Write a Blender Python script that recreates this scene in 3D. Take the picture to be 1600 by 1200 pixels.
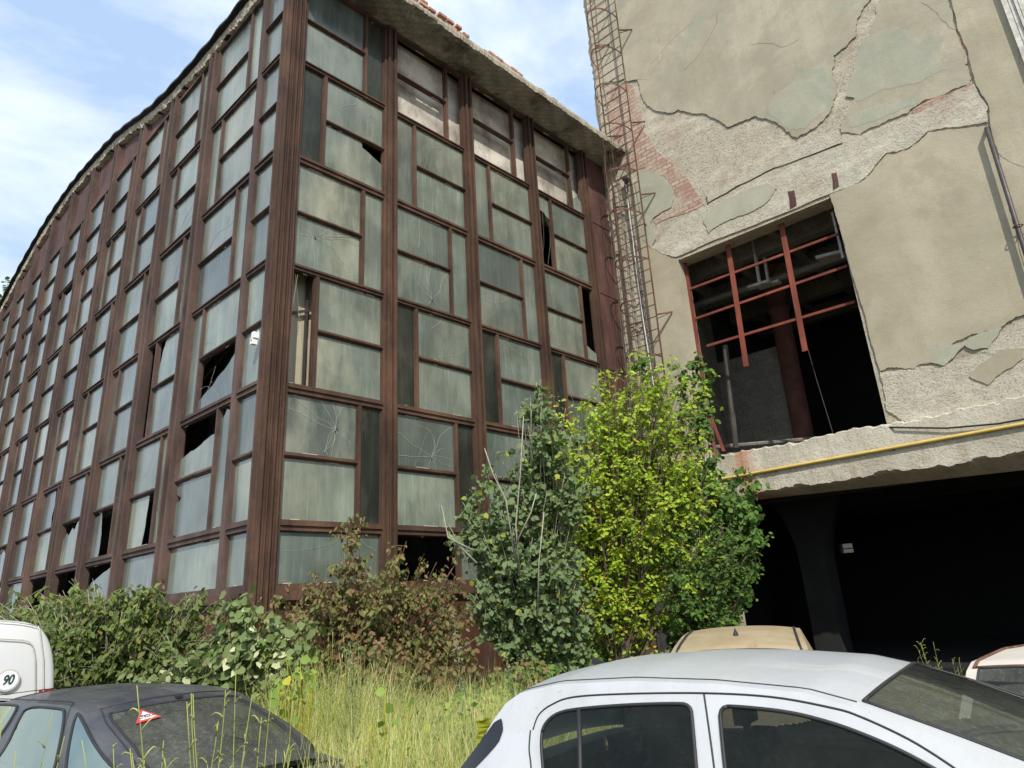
import bpy, bmesh, math, random
import numpy as np
from mathutils import Vector, Matrix
from mathutils.geometry import tessellate_polygon
random.seed(7); rng = np.random.default_rng(7)
R = math.radians
scene = bpy.context.scene
for o in list(bpy.data.objects): bpy.data.objects.remove(o)
# ------------------------------------------------------------------ camera
EYE = 1.75
FPX, YAW, PIT, ROLL, CX, CY = 1088.83, 43.3155, 19.4456, -3.1741, -9.27, -42.32
def cam_axes():
    y, t, r = R(YAW), R(PIT), R(ROLL)
    F = np.array([-math.sin(y)*math.cos(t), math.cos(y)*math.cos(t), math.sin(t)])
    S = np.array([math.cos(y), math.sin(y), 0]); U = np.cross(S, F)
    return F, S*math.cos(r)+U*math.sin(r), -S*math.sin(r)+U*math.cos(r)
AF, AR, AU = cam_axes()
EYEP = np.array([0, 0, EYE])
def ray(px, py): return AF + AR*(px-800-CX)/FPX - AU*(py-600-CY)/FPX
def onY(px, py, Y): d = ray(px, py); return EYEP + d*(Y/d[1])
def onX(px, py, X): d = ray(px, py); return EYEP + d*(X/d[0])
def onZ(px, py, Z): d = ray(px, py); return EYEP + d*((Z-EYE)/d[2])
def atD(px, py, D): return EYEP + ray(px, py)*D
cd = bpy.data.cameras.new('camera'); cam = bpy.data.objects.new('camera', cd)
scene.collection.objects.link(cam); scene.camera = cam
M = Matrix([[AR[i], AU[i], -AF[i]] for i in range(3)]).to_4x4(); M.translation = Vector(EYEP)
cam.matrix_world = M
cd.sensor_fit = 'HORIZONTAL'; cd.sensor_width = 36; cd.lens = 36*FPX/1600
cd.shift_x = -CX/1600; cd.shift_y = CY/1600; cd.clip_start = .05; cd.clip_end = 2000
# ------------------------------------------------------------------ world + sun
SUN_EL = R(43); sx, sy = .76, -.65
W = bpy.data.worlds.new('World'); scene.world = W; W.use_nodes = True
nt = W.node_tree; nt.nodes.clear(); N = nt.nodes.new; LK = nt.links.new
out = N('ShaderNodeOutputWorld'); bg = N('ShaderNodeBackground'); sky = N('ShaderNodeTexSky')
sky.sky_type = 'NISHITA'; sky.sun_disc = False; sky.sun_elevation = SUN_EL
sky.sun_rotation = math.atan2(sx, sy); sky.air_density = 1.0; sky.dust_density = 1.2; sky.ozone_density = 1.5
tc = N('ShaderNodeTexCoord'); mp = N('ShaderNodeMapping'); mp.inputs['Scale'].default_value = (1.2, 1.2, 3.2)
mp.inputs['Rotation'].default_value = (0, R(25), R(20))
n1 = N('ShaderNodeTexNoise'); n1.inputs['Scale'].default_value = 2.3; n1.inputs['Detail'].default_value = 9; n1.inputs['Roughness'].default_value = .56; n1.inputs['Distortion'].default_value = .25
cr = N('ShaderNodeValToRGB'); cr.color_ramp.elements[0].position = .36; cr.color_ramp.elements[1].position = .62
cr.color_ramp.elements[0].color = (.12, .12, .12, 1); cr.color_ramp.elements[1].color = (1, 1, 1, 1)
mx = N('ShaderNodeMix'); mx.data_type = 'RGBA'; mx.inputs['B'].default_value = (6.9, 7.6, 8.5, 1)
LK(tc.outputs['Generated'], mp.inputs['Vector']); LK(mp.outputs[0], n1.inputs['Vector']); LK(n1.outputs['Fac'], cr.inputs[0])
mx0 = N('ShaderNodeMix'); mx0.data_type = 'RGBA'; mx0.inputs['Factor'].default_value = .55; mx0.inputs['B'].default_value = (4.6, 6.6, 9.6, 1)
LK(sky.outputs[0], mx0.inputs['A']); LK(cr.outputs[0], mx.inputs['Factor']); LK(mx0.outputs['Result'], mx.inputs['A']); LK(mx.outputs['Result'], bg.inputs['Color'])
bg.inputs['Strength'].default_value = .13; LK(bg.outputs[0], out.inputs['Surface'])
sd = bpy.data.lights.new('sun', 'SUN'); sd.energy = 4.1; sd.angle = R(.6); sd.color = (1, .95, .86)
so = bpy.data.objects.new('sun', sd); scene.collection.objects.link(so)
so.rotation_euler = Vector((sx*math.cos(SUN_EL), sy*math.cos(SUN_EL), math.sin(SUN_EL))).to_track_quat('Z', 'Y').to_euler()
scene.view_settings.view_transform = 'Standard'; scene.view_settings.look = 'None'
scene.view_settings.exposure = .17; scene.view_settings.gamma = 1
scene.cycles.max_bounces = 6; scene.cycles.diffuse_bounces = 3; scene.cycles.transparent_max_bounces = 6
# ------------------------------------------------------------------ material kit
MATS = {}
class NB:
    def __init__(s, name):
        s.m = bpy.data.materials.new(name); s.m.use_nodes = True; s.t = s.m.node_tree
        s.b = s.t.nodes['Principled BSDF']; s.out = s.t.nodes['Material Output']; MATS[name] = s.m
        s.co = s.t.nodes.new('ShaderNodeTexCoord'); s.o = s.co.outputs['Object']
    def n(s, k, **kw):
        x = s.t.nodes.new(k)
        for a, v in kw.items(): setattr(x, a, v)
        return x
    def l(s, a, b): s.t.links.new(a, b)
    def noise(s, scale, detail=6, rough=.6, stretch=None, dist=0, off=0):
        v = s.o
        if stretch or off:
            m = s.n('ShaderNodeMapping'); m.inputs['Scale'].default_value = stretch or (1, 1, 1)
            m.inputs['Location'].default_value = (off, off*1.3, off*.7); s.l(v, m.inputs[0]); v = m.outputs[0]
        t = s.n('ShaderNodeTexNoise'); t.inputs['Scale'].default_value = scale; t.inputs['Detail'].default_value = detail
        t.inputs['Roughness'].default_value = rough; t.inputs['Distortion'].default_value = dist; s.l(v, t.inputs['Vector']); return t.outputs['Fac']
    def ramp(s, f, stops):
        r = s.n('ShaderNodeValToRGB'); e = r.color_ramp.elements
        while len(e) < len(stops): e.new(.5)
        for i, (p, c) in enumerate(stops):
            e[i].position = p; e[i].color = (c, c, c, 1) if isinstance(c, (int, float)) else (*c, 1)
        s.l(f, r.inputs[0]); return r.outputs[0]
    def mix(s, f, a, b, mode='MIX'):
        m = s.n('ShaderNodeMix', data_type='RGBA', blend_type=mode)
        for v, k in ((f, 'Factor'), (a, 'A'), (b, 'B')):
            if isinstance(v, bpy.types.NodeSocket): s.l(v, m.inputs[k])
            elif k == 'Factor': m.inputs[k].default_value = v
            else: m.inputs[k].default_value = (*v, 1)
        return m.outputs['Result']
    def math(s, op, a, b):
        m = s.n('ShaderNodeMath', operation=op)
        for i, v in enumerate((a, b)):
            if isinstance(v, bpy.types.NodeSocket): s.l(v, m.inputs[i])
            else: m.inputs[i].default_value = v
        return m.outputs[0]
    def attr(s, name='tint'):
        a = s.n('ShaderNodeAttribute'); a.attribute_name = name
        sp = s.n('ShaderNodeSeparateColor'); s.l(a.outputs['Color'], sp.inputs[0]); return sp.outputs
    def bump(s, h, strength=.5, dist=.02, prev=None):
        b = s.n('ShaderNodeBump'); b.inputs['Strength'].default_value = strength; b.inputs['Distance'].default_value = dist
        s.l(h, b.inputs['Height'])
        if prev is not None: s.l(prev, b.inputs['Normal'])
        return b.outputs[0]
    def fin(s, col=None, rough=.8, normal=None, spec=None, metal=0, coat=0):
        b = s.b.inputs
        if col is not None:
            if isinstance(col, bpy.types.NodeSocket): s.l(col, b['Base Color'])
            else: b['Base Color'].default_value = (*col, 1)
        if isinstance(rough, bpy.types.NodeSocket): s.l(rough, b['Roughness'])
        else: b['Roughness'].default_value = rough
        if normal is not None: s.l(normal, b['Normal'])
        if spec is not None: b['Specular IOR Level'].default_value = spec
        b['Metallic'].default_value = metal; b['Coat Weight'].default_value = coat
        return s.m
def simple(name, col, rough=.7, var=.25, scale=8, bump=.0, spec=None, coat=0, metal=0):
    b = NB(name); f = b.noise(scale, 5)
    c = b.mix(b.ramp(f, [(.3, 0), (.7, 1)]), tuple(x*(1-var) for x in col), tuple(min(1, x*(1+var)) for x in col))
    nrm = b.bump(b.noise(scale*6, 4), bump, .01) if bump else None
    return b.fin(c, rough, nrm, spec, metal, coat)
# rusted steel
def rust(name, dark, mid, hot, hotamt=.62):
    b = NB(name)
    f = b.noise(2.2, 8, .65, (1, 1, .35)); st = b.noise(30, 3, .6, (1, 1, .04), off=3); sp = b.noise(9, 8, .75, off=9)
    c = b.mix(b.ramp(f, [(.35, 0), (.65, 1)]), dark, mid)
    c = b.mix(b.ramp(st, [(.45, .0), (.75, .45)]), c, tuple(x*.45 for x in mid))
    big = b.noise(.9, 7, .7, (1, 1, .5), off=15); c = b.mix(b.ramp(big, [(.48, 0), (.66, .55)]), c, tuple(x*1.9 for x in mid)); c = b.mix(b.ramp(b.noise(1.7, 7, .7, (1, 1, .25), off=22), [(.55, 0), (.72, .6)]), c, tuple(x*.55 for x in dark))
    c = b.mix(b.ramp(sp, [(hotamt, 0), (hotamt+.12, .75)]), c, hot)
    return b.fin(c, .72, b.bump(sp, .35, .006), .3)
rust('rust_frame', (.046, .026, .019), (.100, .054, .034), (.21, .10, .055), .60)
rust('rust_frame_grey', (.054, .035, .030), (.098, .062, .049), (.20, .11, .065), .60)
rust('rust_panel', (.060, .030, .027), (.115, .058, .047), (.15, .075, .06), .6)
rust('rust_base', (.045, .020, .014), (.10, .038, .02), (.32, .13, .045), .60)
rust('ladder_rust', (.050, .028, .021), (.15, .075, .046), (.30, .16, .09), .55)
rust('red_paint', (.15, .040, .026), (.22, .060, .038), (.20, .09, .06), .62)
# glass
def glass(name, a, b_, rough, dirt, spec=.8):
    b = NB(name); at = b.attr(); va = b.n('ShaderNodeVectorMath', operation='MULTIPLY_ADD'); at_n = b.n('ShaderNodeAttribute'); at_n.attribute_name = 'tint'
    b.l(at_n.outputs['Color'], va.inputs[0]); va.inputs[1].default_value = (37, 0, 0); b.l(b.o, va.inputs[2]); b.o = va.outputs[0]
    st = b.noise(4.5, 5, .6, (1, 1, .10)); cl = b.noise(.8, 5, .6, off=4); fine = b.noise(22, 3, .7, (1, 1, .05), off=8)
    c = b.mix(b.ramp(cl, [(.3, 0), (.7, 1)]), a, b_)
    c = b.mix(b.ramp(st, [(.46, 0), (.70, .55)]), c, dirt); c = b.mix(b.ramp(b.noise(1.0, 4, .5, off=51), [(.40, .45), (.60, 0)]), c, tuple(x*.45 for x in a))
    c = b.mix(b.ramp(fine, [(.52, 0), (.72, .28)]), c, tuple(x*1.35 for x in dirt))
    t = b.mix(b.ramp(at[0], [(0, 0), (1, 1)]), (.52, .55, .57), (1.32, 1.30, 1.20))
    c = b.mix(1, c, t, 'MULTIPLY')
    c = b.mix(b.math('MULTIPLY', b.ramp(b.noise(1.1, 5, .6, (1, 1, .45), off=20), [(.42, 0), (.68, 1)]), b.math('MULTIPLY', at[1], .85)), c, (.38, .38, .275))  # yellowish light from inside, painted as cream blotches into the pane colour
    gr = b.ramp(b.noise(1.6, 7, .7, (1, 1, .6), off=31), [(.50, 0), (.72, .6)]); c = b.mix(gr, c, (.075, .080, .060))
    r = b.ramp(st, [(.3, rough), (.7, rough+.2)])
    return b.fin(c, r, b.bump(b.noise(60, 3), .06, .003), spec)
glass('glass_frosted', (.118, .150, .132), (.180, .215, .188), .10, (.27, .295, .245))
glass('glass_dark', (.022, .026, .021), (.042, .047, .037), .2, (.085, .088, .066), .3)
simple('glass_crack', (.38, .41, .35), .4, .2)
simple('putty', (.50, .46, .36), .9, .2, 20)
# masonry
def plaster(name, a, b_, green=.0, stain=(.30, .27, .2)):
    b = NB(name)
    f = b.noise(.55, 7, .6, dist=.4); g = b.noise(1.1, 6, .65, off=11, dist=.6); fine = b.noise(45, 5, .7); med = b.noise(6, 6, .7, off=5)
    c = b.mix(b.ramp(f, [(.35, 0), (.65, 1)]), a, b_)
    c = b.mix(b.ramp(g, [(.52, 0), (.60, green)]), c, (.315, .345, .265))
    c = b.mix(b.ramp(b.noise(2.0, 8, .7, (1, 1, .12), off=6), [(.52, 0), (.74, .45)]), c, stain)
    c = b.mix(b.ramp(b.noise(.35, 9, .72, off=41, dist=.8), [(.50, 0), (.56, .30)]), c, tuple(x*.80 for x in a))
    c = b.mix(b.ramp(med, [(.62, 0), (.8, .35)]), c, tuple(min(1, x*1.25) for x in b_))
    c = b.mix(b.ramp(fine, [(.3, .35), (.6, 0)]), c, tuple(x*.65 for x in a))
    n_ = b.bump(fine, .45, .012); n_ = b.bump(med, .22, .03, n_)
    return b.fin(c, .93, n_, .15)
plaster('plaster', (.355, .312, .222), (.50, .445, .325), .12)
plaster('plaster_mix', (.36, .32, .232), (.50, .45, .335), .55)
plaster('plaster_green', (.375, .365, .275), (.45, .445, .345), .6)
plaster('lintel_concrete', (.42, .375, .265), (.56, .51, .385), .0, (.33, .22, .13))
def rubble(name, a, b_, dark, s=7, stain=(.40, .27, .20), st=(.56, .72)):
    b = NB(name)
    v = b.n('ShaderNodeTexVoronoi'); v.inputs['Scale'].default_value = s; v.inputs['Randomness'].default_value = 1
    b.l(b.o, v.inputs['Vector'])
    f = b.noise(3, 8, .7); pits = b.noise(26, 6, .75, off=3); big = b.noise(.8, 6, .6, off=7)
    c = b.mix(b.ramp(f, [(.3, 0), (.7, 1)]), a, b_)
    c = b.mix(b.ramp(pits, [(.36, .8), (.5, 0)]), c, dark)
    c = b.mix(b.ramp(big, [(st[0], 0), (st[1], .6)]), c, stain)
    c = b.mix(b.ramp(b.noise(1.7, 7, .65, (.5, 1, 1.6), off=13), [(.52, 0), (.66, .55)]), c, tuple(min(.8, x*1.18) for x in b_)); c = b.mix(b.ramp(b.noise(2.3, 8, .7, off=17), [(.58, 0), (.70, .45)]), c, tuple(x*.6 for x in a))
    n_ = b.bump(pits, .9, .035); n_ = b.bump(f, .6, .06, n_)
    return b.fin(c, .95, n_, .1)
rubble('rubble', (.42, .375, .28), (.60, .545, .43), (.17, .14, .095))
rubble('lintel_rough', (.47, .43, .335), (.62, .58, .47), (.25, .21, .15), 10)
rubble('crumbled', (.46, .41, .31), (.62, .57, .46), (.16, .13, .10), 12)
rubble('soffit', (.32, .30, .255), (.44, .415, .36), (.10, .09, .07), 7, (.085, .065, .05), (.53, .60))
def brick(name, vec_rot):
    b = NB(name)
    m = b.n('ShaderNodeMapping'); m.inputs['Rotation'].default_value = vec_rot; b.l(b.o, m.inputs[0])
    t = b.n('ShaderNodeTexBrick'); t.inputs['Scale'].default_value = 1; t.inputs['Brick Width'].default_value = .29; t.inputs['Row Height'].default_value = .125
    t.inputs['Mortar Size'].default_value = .020; t.inputs['Mortar Smooth'].default_value = .3
    t.inputs['Color1'].default_value = (.44, .25, .19, 1); t.inputs['Color2'].default_value = (.54, .40, .32, 1); t.inputs['Mortar'].default_value = (.26, .22, .16, 1)
    nz = b.noise(3, 4); d = b.n('ShaderNodeVectorMath', operation='MULTIPLY_ADD'); cn = b.n('ShaderNodeTexNoise'); cn.inputs['Scale'].default_value = 5; b.l(b.o, cn.inputs['Vector'])
    b.l(cn.outputs['Color'], d.inputs[0]); d.inputs[1].default_value = (.03, .03, .03); b.l(m.outputs[0], d.inputs[2]); b.l(d.outputs[0], t.inputs['Vector'])
    c = b.mix(b.ramp(b.noise(2.5, 7, .7, off=3), [(.46, 0), (.62, .75)]), t.outputs['Color'], (.46, .40, .30))
    c = b.mix(b.ramp(b.noise(14, 5, .7, off=9), [(.35, .6), (.5, 0)]), c, (.24, .13, .10))
    n_ = b.bump(t.outputs['Fac'], -.8, .02); n_ = b.bump(b.noise(22, 5, .7), .7, .02, n_)
    return b.fin(c, .95, n_, .1)
brick('brick', (R(90), 0, 0))
def soot():
    b = NB('sooty_plaster')
    f = b.noise(1.3, 8, .65, (1, 1, .5)); g = b.noise(9, 7, .75, off=4); gr = b.noise(.7, 5, .6, (1, 1, 2), off=8)
    c = b.mix(b.ramp(gr, [(.35, 0), (.65, 1)]), (.34, .30, .25), (.62, .58, .50))
    c = b.mix(b.ramp(f, [(.50, 0), (.70, .8)]), c, (.11, .085, .07))
    c = b.mix(b.ramp(g, [(.56, 0), (.68, .7)]), c, (.10, .08, .065))
    return b.fin(c, .9, b.bump(g, .4, .02), .15)
soot()
def spattered():   # concrete beam with rust streaks
    b = NB('slab_concrete')
    f = b.noise(1.1, 7, .6); st = b.noise(3.0, 6, .65, (1, 1, .12), off=5); p = b.noise(20, 6, .75)
    c = b.mix(b.ramp(f, [(.35, 0), (.65, 1)]), (.43, .39, .305), (.60, .56, .46))
    c = b.mix(b.ramp(st, [(.54, 0), (.68, .5)]), c, (.30, .20, .12))
    c = b.mix(b.ramp(p, [(.34, .7), (.47, 0)]), c, (.20, .17, .12))
    # one strong rust run near the left end
    sp = b.n('ShaderNodeSeparateXYZ'); b.l(b.o, sp.inputs[0])
    k = b.math('SUBTRACT', sp.outputs[0], RUSTX); k = b.math('ADD', k, b.math('MULTIPLY', b.math('SUBTRACT', f, .5), 1.1)); k = b.math('ABSOLUTE', k, 0)
    c = b.mix(b.ramp(k, [(.0, .75), (.18, .6), (.42, 0)]), c, (.42, .19, .10))
    n_ = b.bump(p, .8, .03); n_ = b.bump(b.noise(4, 6), .5, .05, n_)
    return b.fin(c, .93, n_, .12)
RUSTX = .0
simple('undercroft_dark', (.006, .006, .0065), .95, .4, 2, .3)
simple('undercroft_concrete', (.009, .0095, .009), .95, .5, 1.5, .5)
simple('interior_wall', (.07, .062, .05), .95, .6, 1.2, .5)
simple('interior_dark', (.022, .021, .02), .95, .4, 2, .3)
simple('concrete', (.30, .27, .21), .95, .35, 3, .5)
simple('roof_felt', (.015, .015, .017), .8, .4, 6)
simple('yellow_pipe', (.62, .44, .10), .45, .12, 5)
simple('drain_metal', (.055, .045, .042), .5, .35, 6)
simple('cable_black', (.012, .012, .013), .5, .2, 6)
simple('old_white_wood', (.55, .53, .47), .85, .3, 9, .5)
simple('pale_metal', (.40, .38, .34), .7, .3, 9)
simple('white_plastic', (.75, .75, .72), .4, .05, 6)
simple('dirt', (.085, .07, .045), .95, .45, 1.6, .8)
simple('bark', (.16, .12, .08), .9, .4, 14, .6)
simple('bark_pale', (.36, .33, .25), .85, .3, 14, .4)
simple('twig_brown', (.15, .085, .05), .85, .4, 14)
def paint(name, col, dust, dustcol, rough=.3, coat=.4, rusty=0):
    b = NB(name)
    f = b.noise(2.2, 8, .7); g = b.noise(16, 6, .75, off=5)
    c = b.mix(b.ramp(f, [(.40, 0), (.75, dust)]), col, dustcol)
    c = b.mix(b.ramp(g, [(.60, 0), (.75, dust*.7)]), c, tuple(x*.75 for x in dustcol))
    if rusty: c = b.mix(b.ramp(b.noise(3.5, 8, .75, off=2), [(.60, 0), (.68, rusty)]), c, (.30, .13, .06))
    return b.fin(c, b.ramp(f, [(.3, rough), (.7, rough+.25)]), b.bump(g, .04, .002), .5, 0, coat)
paint('paint_white', (.50, .515, .53), .85, (.37, .375, .355))
paint('paint_van', (.64, .64, .63), .25, (.68, .66, .60), .4)
paint('paint_black', (.026, .029, .035), .8, (.12, .12, .11), .38, .2)
paint('paint_gold', (.30, .225, .125), .9, (.38, .315, .21), .5, .1, .6)
paint('paint_pink', (.56, .51, .45), .6, (.60, .55, .47), .5, .1, .7)
def carglass(name, tint, dust, rough=.02):
    b = NB(name); f = b.noise(2.5, 7, .7); g = b.noise(45, 4, .8, off=3)
    d = b.math('MULTIPLY', b.math('ADD', b.ramp(f, [(.30, .25), (.75, 1)]), b.ramp(g, [(.50, 0), (.75, .8)])), dust)
    tr = b.n('ShaderNodeBsdfTransparent'); tr.inputs[0].default_value = (*tint, 1)
    gl_ = b.n('ShaderNodeBsdfGlossy'); gl_.inputs['Roughness'].default_value = rough; gl_.inputs[0].default_value = (.40, .45, .38, 1)
    df = b.n('ShaderNodeBsdfDiffuse'); df.inputs[0].default_value = (.22, .23, .20, 1)
    fr = b.n('ShaderNodeFresnel'); fr.inputs[0].default_value = 1.52
    m1 = b.n('ShaderNodeMixShader'); m2_ = b.n('ShaderNodeMixShader')
    b.l(d, m1.inputs[0]); b.l(tr.outputs[0], m1.inputs[1]); b.l(df.outputs[0], m1.inputs[2])
    b.l(fr.outputs[0], m2_.inputs[0]); b.l(m1.outputs[0], m2_.inputs[1]); b.l(gl_.outputs[0], m2_.inputs[2]); b.l(m2_.outputs[0], b.out.inputs[0])
    b.t.nodes.remove(b.b); return b.m
carglass('car_glass', (.42, .45, .46), .05)
carglass('windscreen_glass', (.60, .66, .60), .34)
carglass('car_glass_dusty', (.40, .43, .40), .42, .05)
carglass('side_glass_old', (.62, .70, .64), .28, .04)
simple('gloss_black', (.012, .013, .017), .15, .2, 6)
simple('cabin_trim', (.035, .035, .037), .8, .2, 6)
simple('cabin_seat', (.065, .065, .07), .9, .3, 10)
simple('rubber', (.018, .018, .02), .6, .2, 8)
simple('chrome_rim', (.30, .30, .31), .4, .2, 8, metal=.7)
simple('lamp_red', (.30, .02, .015), .2, .1)
simple('lamp_clear', (.6, .6, .58), .15, .1)
simple('dust_spot', (.20, .19, .17), .9, .3, 20)
simple('sticker_red', (.62, .035, .06), .5, .05)
simple('sticker_white', (.78, .80, .80), .5, .05)
simple('sticker_ink', (.02, .05, .05), .6, .05)
simple('sticker_ring', (.48, .47, .42), .6, .1, 20)
simple('sticker_green', (.35, .5, .06), .6, .1)
# leaves
def leaf(name, a, b_, hot=None, hotamt=0, trans=.35, under=None):
    b = NB(name); at = b.attr()
    c = b.mix(at[0], a, b_); dn = b.noise(1.4, 4, .6); c = b.mix(1, c, b.ramp(dn, [(.32, (.62, .68, .60)), (.68, (1.25, 1.22, 1.15))]), 'MULTIPLY')
    if under:
        g = b.n('ShaderNodeNewGeometry'); c = b.mix(b.math('MULTIPLY', g.outputs['Backfacing'], 1), c, under)
    if hot: c = b.mix(b.math('MULTIPLY', b.math('LESS_THAN', at[1], hotamt), .9), c, hot)
    b.fin(c, .6, None, .22)
    t = b.n('ShaderNodeBsdfTranslucent'); ms = b.n('ShaderNodeMixShader'); ms.inputs[0].default_value = trans
    b.l(b.mix(1, c, (1.0, 1.08, .62), 'MULTIPLY'), t.inputs[0]); b.l(b.b.outputs[0], ms.inputs[1]); b.l(t.outputs[0], ms.inputs[2]); b.l(ms.outputs[0], b.out.inputs[0])
    return b.m
leaf('leaf_lime', (.29, .43, .045), (.52, .64, .085), (.58, .50, .05), .10, .45)
leaf('leaf_poplar', (.055, .125, .026), (.155, .255, .070), (.38, .40, .06), .04, .34, (.17, .235, .10))
leaf('leaf_dark', (.045, .11, .022), (.14, .24, .05), (.20, .26, .05), .06, .3)
leaf('leaf_brown', (.10, .125, .035), (.24, .225, .085), (.23, .13, .07), .30, .3)
leaf('leaf_climber', (.070, .115, .028), (.20, .25, .07), (.20, .17, .06), .12, .32)
leaf('leaf_knotweed', (.05, .12, .03), (.14, .24, .06), (.60, .62, .36), .13, .25, (.17, .22, .08))
leaf('leaf_mallow', (.22, .33, .07), (.34, .44, .11), (.55, .50, .06), .12, .4)
leaf('leaf_yellow', (.55, .55, .05), (.62, .60, .07), None, 0, .4)
leaf('grass_dry', (.50, .49, .20), (.80, .72, .40), (.32, .44, .10), .25, .4)
leaf('weed_seed', (.46, .48, .15), (.62, .60, .24), None, 0, .35)
leaf('leaf_silver', (.20, .25, .15), (.32, .38, .24), None, 0, .25)
# ------------------------------------------------------------------ mesh kit
col = scene.collection
def tag(o, label=None, cat=None, group=None, kind=None):
    if label: o['label'] = label
    if cat: o['category'] = cat
    if group: o['group'] = group
    if kind: o['kind'] = kind
    return o
def empty(name, loc=(0, 0, 0), rz=0, label=None, cat=None, group=None):
    o = bpy.data.objects.new(name, None); col.objects.link(o); o.location = loc; o.rotation_euler = (0, 0, rz); o.empty_display_size = .2
    return tag(o, label, cat, group)
class MB:
    def __init__(s): s.v = []; s.f = []; s.m = []; s.t = []; s.mi = 0; s.ti = (0., 0., 0.)
    def add(s, vs, fs):
        b = len(s.v); s.v += [tuple(map(float, v)) for v in vs]
        for f in fs: s.f.append([b+i for i in f]); s.m.append(s.mi); s.t.append(s.ti)
    def box(s, x0, x1, y0, y1, z0, z1):
        x0, x1 = min(x0, x1), max(x0, x1); y0, y1 = min(y0, y1), max(y0, y1); z0, z1 = min(z0, z1), max(z0, z1)
        s.add([(x, y, z) for z in (z0, z1) for y in (y0, y1) for x in (x0, x1)],
              [(0, 2, 3, 1), (4, 5, 7, 6), (0, 1, 5, 4), (2, 6, 7, 3), (0, 4, 6, 2), (1, 3, 7, 5)])
    def bar(s, a, b, w, h=None, up=(0, 0, 1)):
        a, b = Vector(a), Vector(b); h = h or w; d = (b-a).normalized(); u = Vector(up)
        if abs(d.dot(u)) > .95: u = Vector((1, 0, 0))
        sd_ = d.cross(u).normalized(); u = sd_.cross(d)
        vs = [p+sd_*i*w/2+u*j*h/2 for p in (a, b) for i, j in ((-1, -1), (1, -1), (1, 1), (-1, 1))]
        s.add(vs, [(3, 2, 1, 0), (4, 5, 6, 7), (0, 1, 5, 4), (1, 2, 6, 5), (2, 3, 7, 6), (3, 0, 4, 7)])
    def tube(s, pts, r, n=6, r1=None):
        pts = [Vector(p) for p in pts]; L = len(pts); r1 = r if r1 is None else r1; vs = []; fs = []
        u = None
        for i, p in enumerate(pts):
            d = (pts[min(i+1, L-1)]-pts[max(i-1, 0)])
            d = d.normalized() if d.length > 1e-9 else Vector((0, 0, 1))
            if u is None: u = d.orthogonal().normalized()
            u = (u-d*u.dot(d)); u = u.normalized() if u.length > 1e-6 else d.orthogonal().normalized()
            w = d.cross(u); rr = r+(r1-r)*i/max(1, L-1)
            vs += [p+(u*math.cos(2*math.pi*k/n)+w*math.sin(2*math.pi*k/n))*rr for k in range(n)]
        for i in range(L-1):
            for k in range(n):
                a = i*n+k; b = i*n+(k+1) % n; fs.append((a, b, b+n, a+n))
        fs.append(tuple(range(n))[::-1]); fs.append(tuple((L-1)*n+k for k in range(n)))
        s.add(vs, fs)
    def prism(s, pts, off, double=True):
        """polygon pts (3D, any planar) extruded by vector off"""
        n = len(pts); P = [Vector(p) for p in pts]; O = Vector(off); tr = tessellate_polygon([P])
        nrm = Vector((0, 0, 0))
        for i in range(n): nrm += P[i].cross(P[(i+1) % n])
        flip = nrm.dot(O) < 0
        vs = [p+O for p in P]+P; fs = []
        for t in tr:
            tn = (P[t[1]]-P[t[0]]).cross(P[t[2]]-P[t[0]])
            t = tuple(t) if tn.dot(O) > 0 else tuple(t)[::-1]
            fs.append(t); fs.append(tuple(n+i for i in t[::-1]))
        for i in range(n):
            j = (i+1) % n; q = (i, j, n+j, n+i); fs.append(q if flip else q[::-1])
        s.add(vs, fs)
    def grid(s, fn, nu, nv, wrap=False):
        vs = [fn(i/nu, j/nv) for i in range(nu+1) for j in range(nv+1)]
        s.add(vs, [(i*(nv+1)+j, (i+1)*(nv+1)+j, (i+1)*(nv+1)+j+1, i*(nv+1)+j+1) for i in range(nu) for j in range(nv)])
    def build(s, name, mats, parent=None, smooth=False, loc=None):
        me = bpy.data.meshes.new(name); vs = np.array(s.v, dtype=float).reshape(-1, 3)
        if parent is not None and parent.type == 'EMPTY' and loc is None: vs = vs-np.array(parent.location)
        elif loc is not None: vs = vs-np.array(loc)
        elif parent is not None and 'origin' in parent: vs = vs-np.array(parent['origin'])
        me.from_pydata(vs.tolist(), [], s.f); 
        for m in ([mats] if isinstance(mats, str) else mats): me.materials.append(MATS[m])
        me.polygons.foreach_set('material_index', s.m)
        if any(t != (0., 0., 0.) for t in s.t):
            ca = me.attributes.new('tint', 'FLOAT_COLOR', 'FACE')
            ca.data.foreach_set('color', np.c_[np.array(s.t), np.ones(len(s.t))].ravel())
        if smooth: me.polygons.foreach_set('use_smooth', [True]*len(me.polygons))
        me.update(); o = bpy.data.objects.new(name, me); col.objects.link(o)
        if parent is not None: o.parent = parent
        return o
def jag(pts, amp, depth=3, seed=0):
    """fractal midpoint displacement of a closed 2D outline"""
    r = random.Random(seed); P = list(pts)
    for k in range(depth):
        Q = []
        for i in range(len(P)):
            a, b = P[i], P[(i+1) % len(P)]; Q.append(a)
            L = math.hypot(b[0]-a[0], b[1]-a[1])
            if L > .05:
                d = r.uniform(-1, 1)*min(amp, L*.22)
                Q.append(((a[0]+b[0])/2-(b[1]-a[1])/L*d, (a[1]+b[1])/2+(b[0]-a[0])/L*d))
        P = Q; amp *= .62
    return P
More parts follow.
